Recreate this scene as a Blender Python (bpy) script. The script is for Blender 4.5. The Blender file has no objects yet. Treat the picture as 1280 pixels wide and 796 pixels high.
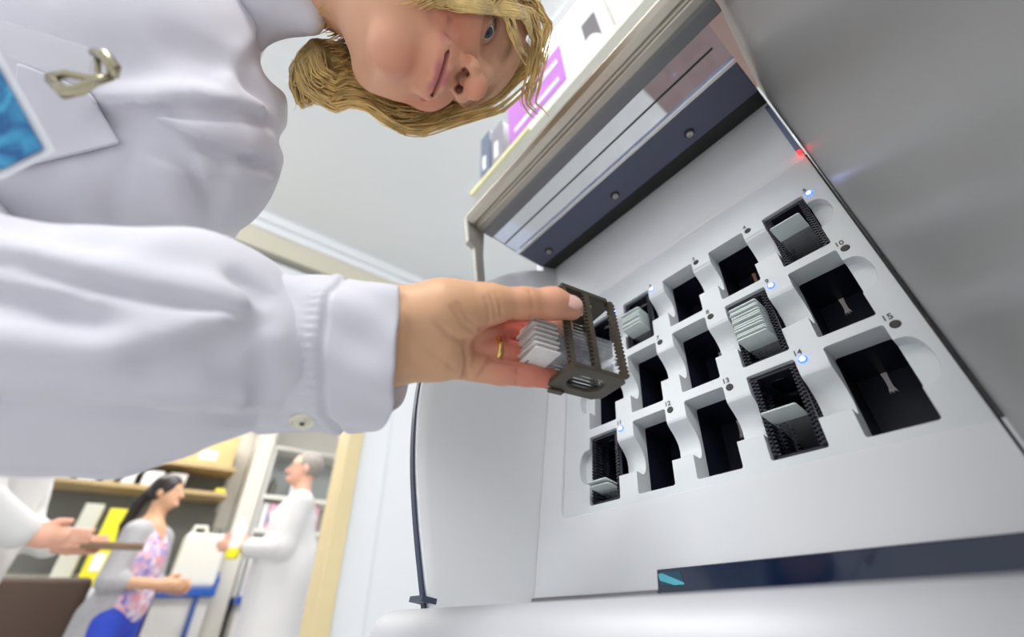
import bpy, bmesh, math, random
import numpy as np
from mathutils import Vector, Matrix
random.seed(4); np.random.seed(4)
C = bpy.context.scene.collection
PI = math.pi

# ------------------------------------------------------------------ camera
CAM = np.array([0.257568, -0.391936, 0.8])
RT = np.array([0.62333581, 0.781153, -0.03539014])      # camera right
UP = np.array([0.46558545, -0.33440006, 0.81939416])    # camera up
FW = np.array([-0.62823774, 0.52723486, 0.572137])      # view direction
FPX = 521.0
def ray(px, py):
    return RT*(px-640)/FPX + UP*(398-py)/FPX + FW
def at(px, py, z):
    return CAM + ray(px, py)*z
def hit(px, py, ax, val):
    d = ray(px, py); return CAM + d*((val-CAM[ax])/d[ax])
cd = bpy.data.cameras.new('camera'); cam = bpy.data.objects.new('camera', cd); C.objects.link(cam)
cd.sensor_width = 36; cd.lens = FPX/1280*36; cd.clip_start = .01; cd.clip_end = 60
M3 = Matrix((RT, UP, -FW)).transposed()
cam.matrix_world = Matrix.Translation(CAM) @ M3.to_4x4()
cd.dof.use_dof = True; cd.dof.focus_distance = .37; cd.dof.aperture_fstop = 2.9
bpy.context.scene.camera = cam

# ------------------------------------------------------------------ materials
MATS = {}
def mat(name, col, rough=.5, metal=0., spec=.5, bump=0., bscale=200., var=0., vscale=8., emis=None, estr=0., trans=0., ior=1.45, coat=0., sss=0., tint=False, sheen=0.):
    if name in MATS: return MATS[name]
    m = bpy.data.materials.new(name); m.use_nodes = True; MATS[name] = m
    nt = m.node_tree; b = nt.nodes['Principled BSDF']
    b.inputs['Base Color'].default_value = (*col, 1); b.inputs['Roughness'].default_value = rough
    b.inputs['Metallic'].default_value = metal; b.inputs['Specular IOR Level'].default_value = spec
    b.inputs['IOR'].default_value = ior
    b.inputs['Transmission Weight'].default_value = trans; b.inputs['Coat Weight'].default_value = coat
    b.inputs['Sheen Weight'].default_value = sheen
    if sss:
        b.inputs['Subsurface Weight'].default_value = sss; b.inputs['Subsurface Scale'].default_value = .006
        b.inputs['Subsurface Radius'].default_value = (1, .35, .2)
    if emis: b.inputs['Emission Color'].default_value = (*emis, 1); b.inputs['Emission Strength'].default_value = estr
    tc = nt.nodes.new('ShaderNodeTexCoord')
    src = None
    if tint:
        a = nt.nodes.new('ShaderNodeAttribute'); a.attribute_name = 'tint'; src = a.outputs['Color']
    n = nt.nodes.new('ShaderNodeTexNoise'); n.inputs['Scale'].default_value = vscale; n.inputs['Detail'].default_value = 4
    nt.links.new(tc.outputs['Object'], n.inputs['Vector'])
    mx = nt.nodes.new('ShaderNodeMix'); mx.data_type = 'RGBA'; mx.blend_type = 'MULTIPLY'; mx.inputs['Factor'].default_value = 1
    mr = nt.nodes.new('ShaderNodeMapRange'); mr.inputs['From Min'].default_value = .3; mr.inputs['From Max'].default_value = .7
    mr.inputs['To Min'].default_value = 1-max(var, .015); mr.inputs['To Max'].default_value = 1
    nt.links.new(n.outputs['Fac'], mr.inputs['Value'])
    if src: nt.links.new(src, mx.inputs['A'])
    else: mx.inputs['A'].default_value = (*col, 1)
    nt.links.new(mr.outputs['Result'], mx.inputs['B']); nt.links.new(mx.outputs['Result'], b.inputs['Base Color'])
    if bump:
        n2 = nt.nodes.new('ShaderNodeTexNoise'); n2.inputs['Scale'].default_value = bscale; n2.inputs['Detail'].default_value = 6
        nt.links.new(tc.outputs['Object'], n2.inputs['Vector'])
        bp = nt.nodes.new('ShaderNodeBump'); bp.inputs['Strength'].default_value = bump; bp.inputs['Distance'].default_value = .001
        nt.links.new(n2.outputs['Fac'], bp.inputs['Height']); nt.links.new(bp.outputs['Normal'], b.inputs['Normal'])
    return m

white_plastic = mat('white_plastic', (.76,.78,.80), .32, var=.02)
tray_plastic = mat('tray_plastic', (.72,.76,.78), .35, var=.03, vscale=30)
side_plastic = mat('side_plastic', (.83,.85,.86), .38, var=.02)
hood_plastic = mat('hood_plastic', (.34,.34,.33), .34, var=.03)
seal_mat = mat('seal_rubber', (.05,.065,.11), .45)
black_well = mat('black_well', (.010,.012,.028), .35, var=.2, vscale=60)
black_plastic = mat('black_plastic', (.016,.018,.032), .4, var=.2, vscale=90)
rack_mat = mat('rack_plastic', (.085,.070,.050), .42, var=.25, vscale=120)
slate_metal = mat('slate_metal', (.105,.115,.17), .5, var=.05)
gap_mat = mat('dark_gap', (.02,.022,.018), .6)
bolt_mat = mat('bolt_metal', (.5,.5,.46), .35, metal=.8)
alu = mat('satin_aluminium', (.55,.51,.44), .32, metal=.85, var=.05)
alu_dark = mat('grey_aluminium', (.24,.24,.25), .45, metal=.4)
alu_bright = mat('bright_edge', (.85,.84,.78), .25, metal=.6)
silver = mat('silver_paint', (.60,.61,.64), .5, metal=.15, var=.02)
glass_blue = mat('clear_acrylic', (.78,.82,.95), .05, trans=1, ior=1.3)
navy_glass = mat('navy_glass', (.004,.014,.045), .12, coat=.5)
cyan_light_paint = mat('cyan_light_paint', (.10,.50,.62), .3)
teal_dark = mat('teal_dark', (.01,.07,.12), .3)
led_white = mat('led_white', (.7,.8,1), .4, emis=(.75,.85,1), estr=9)
led_blue = mat('led_blue', (.02,.05,.9), .4, emis=(.02,.07,1), estr=5)
led_red = mat('led_red', (.9,.02,.02), .4, emis=(1,.02,.02), estr=4)
led_off = mat('led_off', (.035,.035,.035), .5)
ink = mat('ink', (.09,.09,.10), .6)
tab_mat = mat('sensor_tab', (.95,.86,.84), .5)
copper_tab = mat('copper_tab', (.85,.45,.32), .5)
slide_glass = mat('slide_glass', (.90,.93,.96), .06); slide_glass.node_tree.nodes['Principled BSDF'].inputs['Alpha'].default_value = .16
label_white = mat('label_frost', (.82,.81,.79), .5, var=.03, vscale=300)
label_green = mat('label_frost_cool', (.70,.77,.75), .5, var=.04, vscale=300)
stain = mat('tissue_stain', (.70,.58,.85), .5, var=.3, vscale=300)
coat_mat = mat('coat_cotton', (.68,.67,.73), .82, bump=.25, bscale=1400, var=.03, vscale=6, sheen=.15)
coat_far = mat('coat_cotton_far', (.70,.69,.68), .85, var=.04)
skin_mat = mat('skin', (.75,.48,.36), .5, sss=.12, tint=True, bump=.12, bscale=900, var=.06, vscale=40)
gold = mat('gold', (.95,.68,.22), .2, metal=1)
snap_mat = mat('snap_metal', (.75,.72,.6), .3, metal=.7)
dark_hole = mat('dark_hole', (.01,.012,.02), .4)

# ------------------------------------------------------------------ object helpers
def link(name, me, m=None, parent=None, smooth=False):
    o = bpy.data.objects.new(name, me); C.objects.link(o)
    if m is not None: me.materials.append(m)
    if smooth: me.shade_smooth()
    if parent is not None:
        o.parent = parent
        o.matrix_parent_inverse = wm(parent).inverted()
    return o
WM = {}
def wm(o):
    if o.name in WM: return WM[o.name]
    if o.parent is None: return o.matrix_basis.copy()
    return wm(o.parent) @ o.matrix_parent_inverse @ o.matrix_basis
def child_local(o, parent):
    o.parent = parent; o.matrix_parent_inverse = Matrix.Identity(4); return o
def thing(name, label, cat, loc=(0,0,0), rot=None, group=None):
    o = bpy.data.objects.new(name, None); C.objects.link(o); o.empty_display_size = .02
    mtx = Matrix.Translation(Vector(loc))
    if rot is not None: mtx = mtx @ rot.to_4x4()
    o.matrix_basis = mtx
    return tag(o, label, cat, group)
def tag(o, label, cat, group=None):
    o['label'] = label; o['category'] = cat
    if group: o['group'] = group
    return o
def structure(o): o['kind'] = 'structure'; return o
def dup(root, mtx, label, group):
    r = root.copy(); C.objects.link(r); r.matrix_basis = mtx; r['label'] = label
    if group: r['group'] = group
    for ch in list(root.children):
        c = ch.copy(); C.objects.link(c); c.parent = r
        for g in list(ch.children):
            d = g.copy(); C.objects.link(d); d.parent = c
    return r

def bm_new(): return bmesh.new()
def finish(bm, name, m, parent=None, smooth=False, bev=0., seg=2, ang=30, local=False):
    bmesh.ops.recalc_face_normals(bm, faces=bm.faces)
    me = bpy.data.meshes.new(name); bm.to_mesh(me); bm.free()
    o = bpy.data.objects.new(name, me); C.objects.link(o); me.materials.append(m)
    if bev:
        md = o.modifiers.new('b', 'BEVEL'); md.width = bev; md.segments = seg; md.limit_method = 'ANGLE'; md.angle_limit = math.radians(ang)
        md.harden_normals = False
    if smooth: me.shade_smooth()
    if parent is not None:
        o.parent = parent
        if not local: o.matrix_parent_inverse = wm(parent).inverted()
    return o
def box(bm, lo, hi, f=None):
    c = [(x,y,z) for x in (lo[0],hi[0]) for y in (lo[1],hi[1]) for z in (lo[2],hi[2])]
    v = [bm.verts.new(Vector(f(p) if f else p)) for p in c]
    for q in ((0,1,3,2),(4,6,7,5),(0,4,5,1),(2,3,7,6),(0,2,6,4),(1,5,7,3)): bm.faces.new([v[i] for i in q])
def prism(bm, poly, f0, f1):
    """poly list of 2D; f0/f1 map 2D -> 3D for both caps"""
    a = [bm.verts.new(Vector(f0(p))) for p in poly]; b = [bm.verts.new(Vector(f1(p))) for p in poly]
    n = len(poly); bm.faces.new(a); bm.faces.new(b[::-1])
    for i in range(n): bm.faces.new([a[i], b[i], b[(i+1)%n], a[(i+1)%n]])
def tube(bm, pts, rad, n=10, caps=True):
    pts = [Vector(p) for p in pts]; rings = []
    rads = rad if isinstance(rad, (list, tuple)) else [rad]*len(pts)
    prev = None
    for i, p in enumerate(pts):
        t = (pts[min(i+1,len(pts)-1)] - pts[max(i-1,0)]).normalized()
        if prev is None: a = t.orthogonal().normalized()
        else:
            a = prev - t*prev.dot(t); a = a.normalized() if a.length > 1e-6 else t.orthogonal().normalized()
        prev = a; b = t.cross(a)
        rings.append([bm.verts.new(p + (a*math.cos(2*PI*k/n) + b*math.sin(2*PI*k/n))*rads[i]) for k in range(n)])
    for i in range(len(rings)-1):
        for k in range(n): bm.faces.new([rings[i][k], rings[i][(k+1)%n], rings[i+1][(k+1)%n], rings[i+1][k]])
    if caps: bm.faces.new(rings[0][::-1]); bm.faces.new(rings[-1])
def lathe(bm, prof, c, axis, n=24):
    """prof: (r, h) pairs along axis"""
    ax = Vector(axis).normalized(); a = ax.orthogonal().normalized(); b = ax.cross(a); c = Vector(c)
    rings = [[bm.verts.new(c + ax*h + (a*math.cos(2*PI*k/n)+b*math.sin(2*PI*k/n))*max(r,1e-5)) for k in range(n)] for r, h in prof]
    for i in range(len(rings)-1):
        for k in range(n): bm.faces.new([rings[i][k], rings[i][(k+1)%n], rings[i+1][(k+1)%n], rings[i+1][k]])
    bm.faces.new(rings[0][::-1]); bm.faces.new(rings[-1])
def simple_box(name, m, lo, hi, parent=None, bev=0., f=None, seg=2):
    bm = bm_new(); box(bm, lo, hi, f); return finish(bm, name, m, parent, bev=bev, seg=seg)
def rrect(x0, x1, y0, y1, r, n=5):
    P = []
    for cx, cy, a0 in ((x1-r,y1-r,0),(x0+r,y1-r,90),(x0+r,y0+r,180),(x1-r,y0+r,270)):
        for k in range(n+1):
            a = math.radians(a0+90*k/n); P.append((cx+r*math.cos(a), cy+r*math.sin(a)))
    return P

# ------------------------------------------------------------------ signed distance mesher
class Field:
    def __init__(s, lo, hi, h):
        s.lo = np.array(lo, float); s.h = h; s.n = np.ceil((np.array(hi)-s.lo)/h).astype(int)+1
        s.ax = [(s.lo[i]+np.arange(s.n[i])*h).astype(np.float32) for i in range(3)]
        s.F = np.full(s.n, .05, np.float32)
    def blk(s, lo, hi):
        a = np.clip(np.floor((np.array(lo)-s.lo)/s.h).astype(int), 0, s.n); b = np.clip(np.ceil((np.array(hi)-s.lo)/s.h).astype(int)+1, 0, s.n)
        if (b <= a).any(): return None
        sl = tuple(slice(a[i], b[i]) for i in range(3))
        return sl, s.ax[0][sl[0]][:,None,None], s.ax[1][sl[1]][None,:,None], s.ax[2][sl[2]][None,None,:]
    def _cap(s, X, Y, Z, a, b, ra, rb):
        a = np.array(a, float); b = np.array(b, float); d = b-a; L = float(d@d)+1e-12
        t = np.clip(((X-a[0])*d[0]+(Y-a[1])*d[1]+(Z-a[2])*d[2])/L, 0, 1)
        q = np.sqrt((X-a[0]-t*d[0])**2+(Y-a[1]-t*d[1])**2+(Z-a[2]-t*d[2])**2)
        return q-(ra+(rb-ra)*t)
    def _mix(s, sl, D, k, sub=False):
        F = s.F[sl]
        if sub:
            D = -D; h = np.clip(.5-.5*(F-D)/k, 0, 1); s.F[sl] = F*(1-h)+D*h+k*h*(1-h)
        else:
            h = np.clip(.5+.5*(F-D)/k, 0, 1); s.F[sl] = F*(1-h)+D*h-k*h*(1-h)
    def cap(s, a, b, ra, rb=None, k=.004, sub=False):
        rb = ra if rb is None else rb; m = max(ra, rb)+3*k+3*s.h+(.0 if sub else .012)
        g = s.blk(np.minimum(a,b)-m, np.maximum(a,b)+m)
        if g: s._mix(g[0], s._cap(g[1],g[2],g[3],a,b,ra,rb), k, sub)
    def chain(s, pts, rs, k=.004, sub=False):
        for i in range(len(pts)-1): s.cap(np.array(pts[i],float), np.array(pts[i+1],float), rs[i], rs[i+1], k, sub)
    def ell(s, c, r, R=None, k=.004, sub=False):
        c = np.array(c, float); r = np.array(r, float); m = r.max()+3*k+3*s.h+(.0 if sub else .012)
        g = s.blk(c-m, c+m)
        if not g: return
        X, Y, Z = g[1]-c[0], g[2]-c[1], g[3]-c[2]
        if R is None: A = (X/r[0], Y/r[1], Z/r[2]); B = (X/r[0]**2, Y/r[1]**2, Z/r[2]**2)
        else:
            q = [X*R[0][i]+Y*R[1][i]+Z*R[2][i] for i in range(3)]
            A = [q[i]/r[i] for i in range(3)]; B = [q[i]/r[i]**2 for i in range(3)]
        k0 = np.sqrt(A[0]**2+A[1]**2+A[2]**2); k1 = np.sqrt(B[0]**2+B[1]**2+B[2]**2)+1e-9
        s._mix(g[0], k0*(k0-1)/k1, k, sub)
    def crease(s, pts, amp, w):
        """raise (amp>0) or sink (amp<0) the surface along a polyline"""
        pts = [np.array(p, float) for p in pts]
        P = np.array(pts); m = 3*w
        g = s.blk(P.min(0)-m, P.max(0)+m)
        if not g: return
        D = None
        for i in range(len(pts)-1):
            d = s._cap(g[1],g[2],g[3],pts[i],pts[i+1],0,0); D = d if D is None else np.minimum(D, d)
        s.F[g[0]] -= amp*np.exp(-(D/w)**2)
    def mesh(s):
        F = s.F; S = F < 0; n = F.shape
        cnt = np.zeros([k-1 for k in n], np.int8); pos = [np.zeros([k-1 for k in n], np.float32) for _ in range(3)]
        def sub(A, o): return A[tuple(slice(o[i], n[i]-1+o[i]) for i in range(3))]
        for a in range(3):
            b, c = [i for i in range(3) if i != a]
            for ob in (0,1):
                for oc in (0,1):
                    o0 = [0,0,0]; o0[b] = ob; o0[c] = oc; o1 = list(o0); o1[a] = 1
                    f0, f1 = sub(F,o0), sub(F,o1); cr = sub(S,o0) != sub(S,o1)
                    t = np.where(cr, f0/np.where(f0-f1 == 0, 1, f0-f1), 0)
                    cnt += cr; pos[a] += np.where(cr, t, 0)
                    if ob: pos[b] += cr
                    if oc: pos[c] += cr
        act = cnt > 0; idx = np.full(act.shape, -1, np.int64); w = np.argwhere(act); idx[act] = np.arange(len(w))
        cc = cnt[act].astype(float)
        V = np.stack([w[:,i]+pos[i][act]/cc for i in range(3)], 1)*s.h+s.lo
        Q = []
        for a in range(3):
            b, c = (a+1)%3, (a+2)%3
            s0 = [slice(1, n[i]-1) for i in range(3)]; s0[a] = slice(0, n[a]-1); s1 = list(s0); s1[a] = slice(1, n[a])
            A0, A1 = S[tuple(s0)], S[tuple(s1)]; e = np.argwhere(A0 != A1); fl = A0[A0 != A1]
            off = np.array([1,1,1]); off[a] = 0; e = e+off
            def I(db, dc):
                q = e.copy(); q[:,b] -= db; q[:,c] -= dc; return idx[q[:,0],q[:,1],q[:,2]]
            q = np.stack([I(1,1), I(0,1), I(0,0), I(1,0)], 1)
            q[~fl] = q[~fl][:, ::-1]; Q.append(q)
        Q = np.concatenate(Q); Q = Q[(Q >= 0).all(1)]
        return V, Q
def np_mesh(name, V, Q, m, parent=None, tint=None, relax=0):
    if relax:
        e = np.concatenate([Q[:,[0,1]],Q[:,[1,2]],Q[:,[2,3]],Q[:,[3,0]]]); e = np.concatenate([e, e[:,::-1]])
        deg = np.bincount(e[:,0], minlength=len(V)).astype(float)
        for _ in range(relax):
            A = np.stack([np.bincount(e[:,0], weights=V[e[:,1],i], minlength=len(V)) for i in range(3)], 1)/np.maximum(deg,1)[:,None]
            V = V*.5+A*.5
    me = bpy.data.meshes.new(name); me.vertices.add(len(V)); me.vertices.foreach_set('co', V.astype(np.float32).ravel())
    me.loops.add(Q.size); me.loops.foreach_set('vertex_index', Q.astype(np.int32).ravel())
    me.polygons.add(len(Q)); me.polygons.foreach_set('loop_start', (np.arange(len(Q))*4).astype(np.int32))
    me.update(calc_edges=True); me.validate(); me.shade_smooth()
    if tint is not None:
        a = me.color_attributes.new('tint', 'FLOAT_COLOR', 'POINT')
        a.data.foreach_set('color', np.concatenate([tint, np.ones((len(V),1))], 1).astype(np.float32).ravel())
    return link(name, me, m, parent)
def joinVQ(parts):
    Vs, Qs, o = [], [], 0
    for V, Q in parts: Vs.append(V); Qs.append(Q+o); o += len(V)
    return np.concatenate(Vs), np.concatenate(Qs)
def gmask(V, c, r): return np.exp(-((V-np.array(c))**2).sum(1)/r**2)

exec_parts = True
#@@PART machine
# ================================================================== the slide scanner
S = .06; ZO = 1.115927; VA = np.array([0,.19649,.98051]); NA = np.array([0,-.98051,.19649]); O0 = np.array([0,0,ZO])
def P(u, v, n): return O0 + np.array([u*S,0,0]) + VA*v*S + NA*n*S
def PV(p): return Vector(P(*p))
scanner = thing('slide_scanner', 'large white laboratory slide scanner with its lid raised over a grid of numbered rack slots', 'lab instrument', (.07, .35, 0))
U0, U1 = -1.95, 4.25

def boolean(o, cutter):
    md = o.modifiers.new('c', 'BOOLEAN'); md.operation = 'DIFFERENCE'; md.object = cutter; md.solver = 'EXACT'; md.use_self = True
def bake(o, extra=()):
    dg = bpy.context.evaluated_depsgraph_get(); me = bpy.data.meshes.new_from_object(o.evaluated_get(dg)); old = o.data
    o.modifiers.clear(); o.data = me; bpy.data.meshes.remove(old)
    for e in extra: bpy.data.objects.remove(e)

# front panel with the opening for the tray
bm = bm_new()
outer = [(U0,-5.25),(U1+.2,-5.25),(U1+.2,.84),(U0,.84)]
prism(bm, outer, lambda p: P(p[0],p[1],.06), lambda p: P(p[0],p[1],-.25))
panel = finish(bm, 'front_panel', white_plastic, scanner)
bm = bm_new(); prism(bm, rrect(-1.39, U1+1, -4.10, 1.6, .16), lambda p: P(p[0],p[1],.5), lambda p: P(p[0],p[1],-1))
cut = finish(bm, 'cut', white_plastic)
boolean(panel, cut); bpy.context.view_layer.update(); bake(panel, [cut])
md = panel.modifiers.new('b','BEVEL'); md.width = .0014; md.segments = 3; md.limit_method = 'ANGLE'; panel.data.shade_smooth()
md = panel.modifiers.new('w','WEIGHTED_NORMAL')

# slot tray: slab, 15 openings, scooped finger notches
bm = bm_new(); prism(bm, [(4.262,.86)]+rrect(-1.39, 4.6, -4.10, .86, .15)[6:18]+[(4.262,-4.10)], lambda p: P(p[0],p[1],0), lambda p: P(p[0],p[1],-.34))
tray = finish(bm, 'slot_tray', tray_plastic, scanner)
bm = bm_new()
for i in range(5):
    for j in range(3):
        v0 = -1.395*j
        prism(bm, rrect(i-.745, i-.10, v0-1.175, v0+.055, .03, 3), lambda p: P(p[0],p[1],.5), lambda p: P(p[0],p[1],-.6))
c1 = finish(bm, 'cut', tray_plastic)
bm = bm_new()
prof = [(-.17,.3),(-.17,0),(-.22,-.015),(-.27,-.06),(-.33,-.13),(-.40,-.19),(-.48,-.235),(-.58,-.255),(-.68,-.25),(-.76,-.225),(-.80,-.19),(-.815,-.15),(-.815,.3)]
for j in range(3):
    for i in range(0,4):
        prism(bm, [(a-1.395*j, b) for a, b in prof], lambda p: P(i-.11,p[0],p[1]), lambda p: P(i+.27,p[0],p[1]))
    # rounded half pockets at both ends
    for uc, sg in ((4-.12,1),(-.73,-1)):
        pts = [(0,-.17-.62*0.0)]
        arc = []
        for k in range(13):
            a = -PI/2+PI*k/12; arc.append((uc+sg*(.06+.20*max(0,math.cos(a))**.75), -1.395*j-.49+.31*math.sin(a)))
        arc = [(uc-sg*.1, arc[0][1])]+arc+[(uc-sg*.1, arc[-1][1])]
        prism(bm, arc, lambda p: P(p[0],p[1],.4), lambda p: P(p[0],p[1],-.16))
c2 = finish(bm, 'cut', tray_plastic)
boolean(tray, c1); boolean(tray, c2); bpy.context.view_layer.update(); bake(tray, [c1, c2])
md = tray.modifiers.new('b','BEVEL'); md.width = .0009; md.segments = 2; md.limit_method = 'ANGLE'; md.angle_limit = math.radians(25)
tray.data.shade_smooth(); md = tray.modifiers.new('w','WEIGHTED_NORMAL')

# bits per slot
LIT = {1,2,5,9,14,11}
SLOTC = []
for k in range(15):
    i, j = k%5, k//5; v0 = -1.395*j; num = k+1
    bm = bm_new(); a0,a1,b0,b1 = i-.775, i-.07, v0-1.205, v0+.085; d0,d1,t = -.341,-1.55,.02
    box(bm, (a0-t,b0-t,d1-t), (a1+t,b1+t,d1), PV); box(bm, (a0-t,b0-t,d1), (a0,b1+t,d0), PV); box(bm, (a1,b0-t,d1), (a1+t,b1+t,d0), PV)
    box(bm, (a0,b0-t,d1), (a1,b0,d0), PV); box(bm, (a0,b1,d1), (a1,b1+t,d0), PV)
    for gx in (.16,.36,.50): box(bm, (a0+gx,b0,d1), (a0+gx+.03,b0+.7,d1+.06), PV)
    w = finish(bm, 'slot_well', black_well, scanner)
    if num not in LIT:
        bm = bm_new(); uc, vc = i-.45, v0-.04
        pts = [(-.045,0),(.045,0),(.035,-.10),(.035,-.20),(.06,-.28),(.02,-.26),(0,-.29),(-.02,-.26),(-.06,-.28),(-.035,-.20),(-.035,-.10)]
        # tab on the mid-depth ledge
        prism(bm, [(uc+x*.78, vc+.12+y*1.05) for x, y in pts], lambda p: P(p[0],p[1],-1.04), lambda p: P(p[0],p[1],-1.08))
        tb = finish(bm, 'sensor_tab', copper_tab if num in (3,4) else tab_mat, w); tb['label'] = 'small pale metal tab inside the slot'
        bm = bm_new(); box(bm, (a0,b0,-1.12),(a1,b1,-1.08),PV); finish(bm, 'slot_floor', black_plastic, w)
    # indicator
    lc = Vector(P(i,v0,0)); nv = Vector(NA)
    bm = bm_new()
    if num in LIT:
        lathe(bm, [(.0034,-.0005),(.0034,.0004),(.0024,.0010)], lc, nv); lo = finish(bm, 'indicator_light', led_blue, scanner)
        lo['label'] = 'lit indicator glowing white and blue'
        bm = bm_new(); lathe(bm, [(.0020,.0004),(.0019,.0012),(.0012,.0015)], lc, nv); finish(bm, 'light_lens', led_white, lo)
    else:
        lathe(bm, [(.0033,-.0005),(.0033,.0003),(.0027,.0007)], lc, nv); lo = finish(bm, 'indicator_light', led_off, scanner)
        lo['label'] = 'unlit dark round indicator'
    tcv = bpy.data.curves.new('slot_number', 'FONT'); tcv.body = str(num); tcv.size = .0068; tcv.align_x = 'CENTER'; tcv.extrude = .00008; tcv.offset = .00012
    to = bpy.data.objects.new('slot_number', tcv); C.objects.link(to)
    R = Matrix((Vector((1,0,0)), Vector(VA), Vector(NA))).transposed()
    to.matrix_basis = Matrix.Translation(P(i-.03, v0+.085, .004)) @ R.to_4x4()
    bpy.context.view_layer.update(); dg = bpy.context.evaluated_depsgraph_get(); me = bpy.data.meshes.new_from_object(to.evaluated_get(dg))
    mw = to.matrix_basis.copy(); bpy.data.objects.remove(to); me.transform(mw); link('slot_number', me, ink, scanner)

# upper panel above the crease
bm = bm_new()
prism(bm, [(.84,.02),(.90,.02),(1.02,.07),(3.1,.14),(3.1,-.3),(.84,-.3)], lambda p: P(U0,p[0],p[1]), lambda p: P(U1,p[0],p[1]))
finish(bm, 'upper_panel', side_plastic, scanner, bev=.002, seg=3, smooth=False)
# bottom step
simple_box('lower_step', alu_dark, (U0,-5.36,-.2), (.50,-5.25,.10), scanner, f=PV)
bm = bm_new(); prism(bm, [(.50,-5.38),(4.6,-5.36),(4.6,-5.02),(.52,-5.02)], lambda p: P(p[0],p[1],.10), lambda p: P(p[0],p[1],-.1))
ds = finish(bm, 'display_strip', navy_glass, scanner, bev=.0008); ds['label'] = 'dark navy glass strip with cyan light painted at its left end'
bm = bm_new(); prism(bm, [(.54,-5.06),(.86,-5.06),(.90,-5.20),(.56,-5.20)], lambda p: P(p[0],p[1],.104), lambda p: P(p[0],p[1],.10)); finish(bm, 'teal_light_patch', teal_dark, ds)  # teal and cyan light on the glass, laid in as plain colour
bm = bm_new(); prism(bm, [(.54,-5.08),(.60,-5.07),(.90,-5.19),(.90,-5.21),(.76,-5.21),(.56,-5.15)], lambda p: P(p[0],p[1],.108), lambda p: P(p[0],p[1],.104)); finish(bm, 'cyan_light_paint', cyan_light_paint, ds)

# left side wall with convex front edge and rubber seal
def curve_pts(ctrl, n=40):
    ctrl = [np.array(c, float) for c in ctrl]; out = []
    for i in range(len(ctrl)-1):
        p0 = ctrl[max(i-1,0)]; p1 = ctrl[i]; p2 = ctrl[i+1]; p3 = ctrl[min(i+2,len(ctrl)-1)]
        for k in range(n//(len(ctrl)-1)+1):
            t = k/(n//(len(ctrl)-1)+1)
            out.append(.5*((2*p1)+(-p0+p2)*t+(2*p0-5*p1+4*p2-p3)*t*t+(-p0+3*p1-3*p2+p3)*t**3))
    out.append(ctrl[-1]); return out
left_edge = curve_pts([(-5.9,1.72),(-4.6,2.28),(-3.5,2.66),(-2.37,2.89),(-1.1,2.93),(0,2.66),(.9,2.2),(1.6,1.66),(2.2,1.05),(2.6,.5),(2.79,0)], 50)
def flare_wall(name, edge, u0, flare, sgn, thick, m, e_off=0., grid=14, back=-.3, round_=.0):
    """a shell: inner face from n=back to the edge curve, flaring outward; returns object"""
    bm = bm_new(); inn, out = [], []
    for (v, ne) in edge:
        ri, ro = [], []
        for g in range(grid+1):
            n = back+(ne-back)*g/grid; q = max(0., n)
            s_ = g/grid; rr = round_*max(0., (n-(ne-.35))/.35)**2 if round_ else 0
            u = u0+sgn*(flare*q+rr)
            ri.append(bm.verts.new(Vector(P(u, v, n)))); ro.append(bm.verts.new(Vector(P(u0+sgn*(flare*q+thick), v, n-.0))))
        inn.append(ri); out.append(ro)
    for a in range(len(edge)-1):
        for g in range(grid):
            bm.faces.new([inn[a][g],inn[a][g+1],inn[a+1][g+1],inn[a+1][g]]); bm.faces.new([out[a][g],out[a+1][g],out[a+1][g+1],out[a][g+1]])
        bm.faces.new([inn[a][grid],out[a][grid],out[a+1][grid],inn[a+1][grid]]); bm.faces.new([inn[a][0],inn[a+1][0],out[a+1][0],out[a][0]])
    for a in (0,-1): 
        for g in range(grid): bm.faces.new([inn[a][g],out[a][g],out[a][g+1],inn[a][g+1]])
    return finish(bm, name, m, scanner, smooth=True)
sw = flare_wall('left_side_wall', left_edge, U0, .10, -1, .12, side_plastic)
sw.modifiers.new('w','WEIGHTED_NORMAL')
# seal strip following the edge on its outer side
bm = bm_new()
ring = []
for (v, ne) in left_edge:
    u = U0-.10*max(0,ne)-.12
    ring.append([bm.verts.new(Vector(P(*q))) for q in ((u,v,ne+.03),(u-.15,v,ne+.01),(u-.15,v,ne-.25),(u,v,ne-.25))])
for a in range(len(ring)-1):
    for g in range(4): bm.faces.new([ring[a][g],ring[a][(g+1)%4],ring[a+1][(g+1)%4],ring[a+1][g]])
bm.faces.new(ring[0]); bm.faces.new(ring[-1][::-1])
sl = finish(bm, 'rubber_seal', seal_mat, scanner); sl['label'] = 'dark blue rubber seal along the curved side edge'
# right side wall, much deeper, fills the right of the view
right_edge = curve_pts([(-7.0,5.25),(-5,5.0),(-3,4.6),(-1,4.15),(1,3.65),(2.4,3.30),(3.3,2.75),(3.8,1.7),(3.9,.2)], 48)
rw = flare_wall('right_side_wall', right_edge, U1+.03, .125, 1, .5, hood_plastic, grid=18, round_=.25)
rw['label'] = 'broad smooth grey right side wall of the recess'
bm = bm_new(); prism(bm, [(-5.3,0.07),(.86,.05),(.86,-.02),(-5.3,-.02)], lambda p: P(4.238,p[0],p[1]), lambda p: P(4.262,p[0],p[1])); finish(bm, 'side_gap', gap_mat, scanner)
bm = bm_new(); prism(bm, [(.95,.05),(2.9,.12),(2.6,.2),(.95,.16)], lambda p: P(4.17,p[0],p[1]), lambda p: P(4.25,p[0],p[1])); finish(bm, 'blue_reflection_wedge', mat('slate_reflection',(.16,.19,.32),.4), scanner)  # a blue reflection, put in as a solid slate-coloured wedge
bm = bm_new(); lathe(bm, [(.0022,-.002),(.0022,.001),(.0012,.002)], P(4.2,.92,.12), NA); o=finish(bm, 'status_light', led_red, scanner); o['label']='small red status light'

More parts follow.
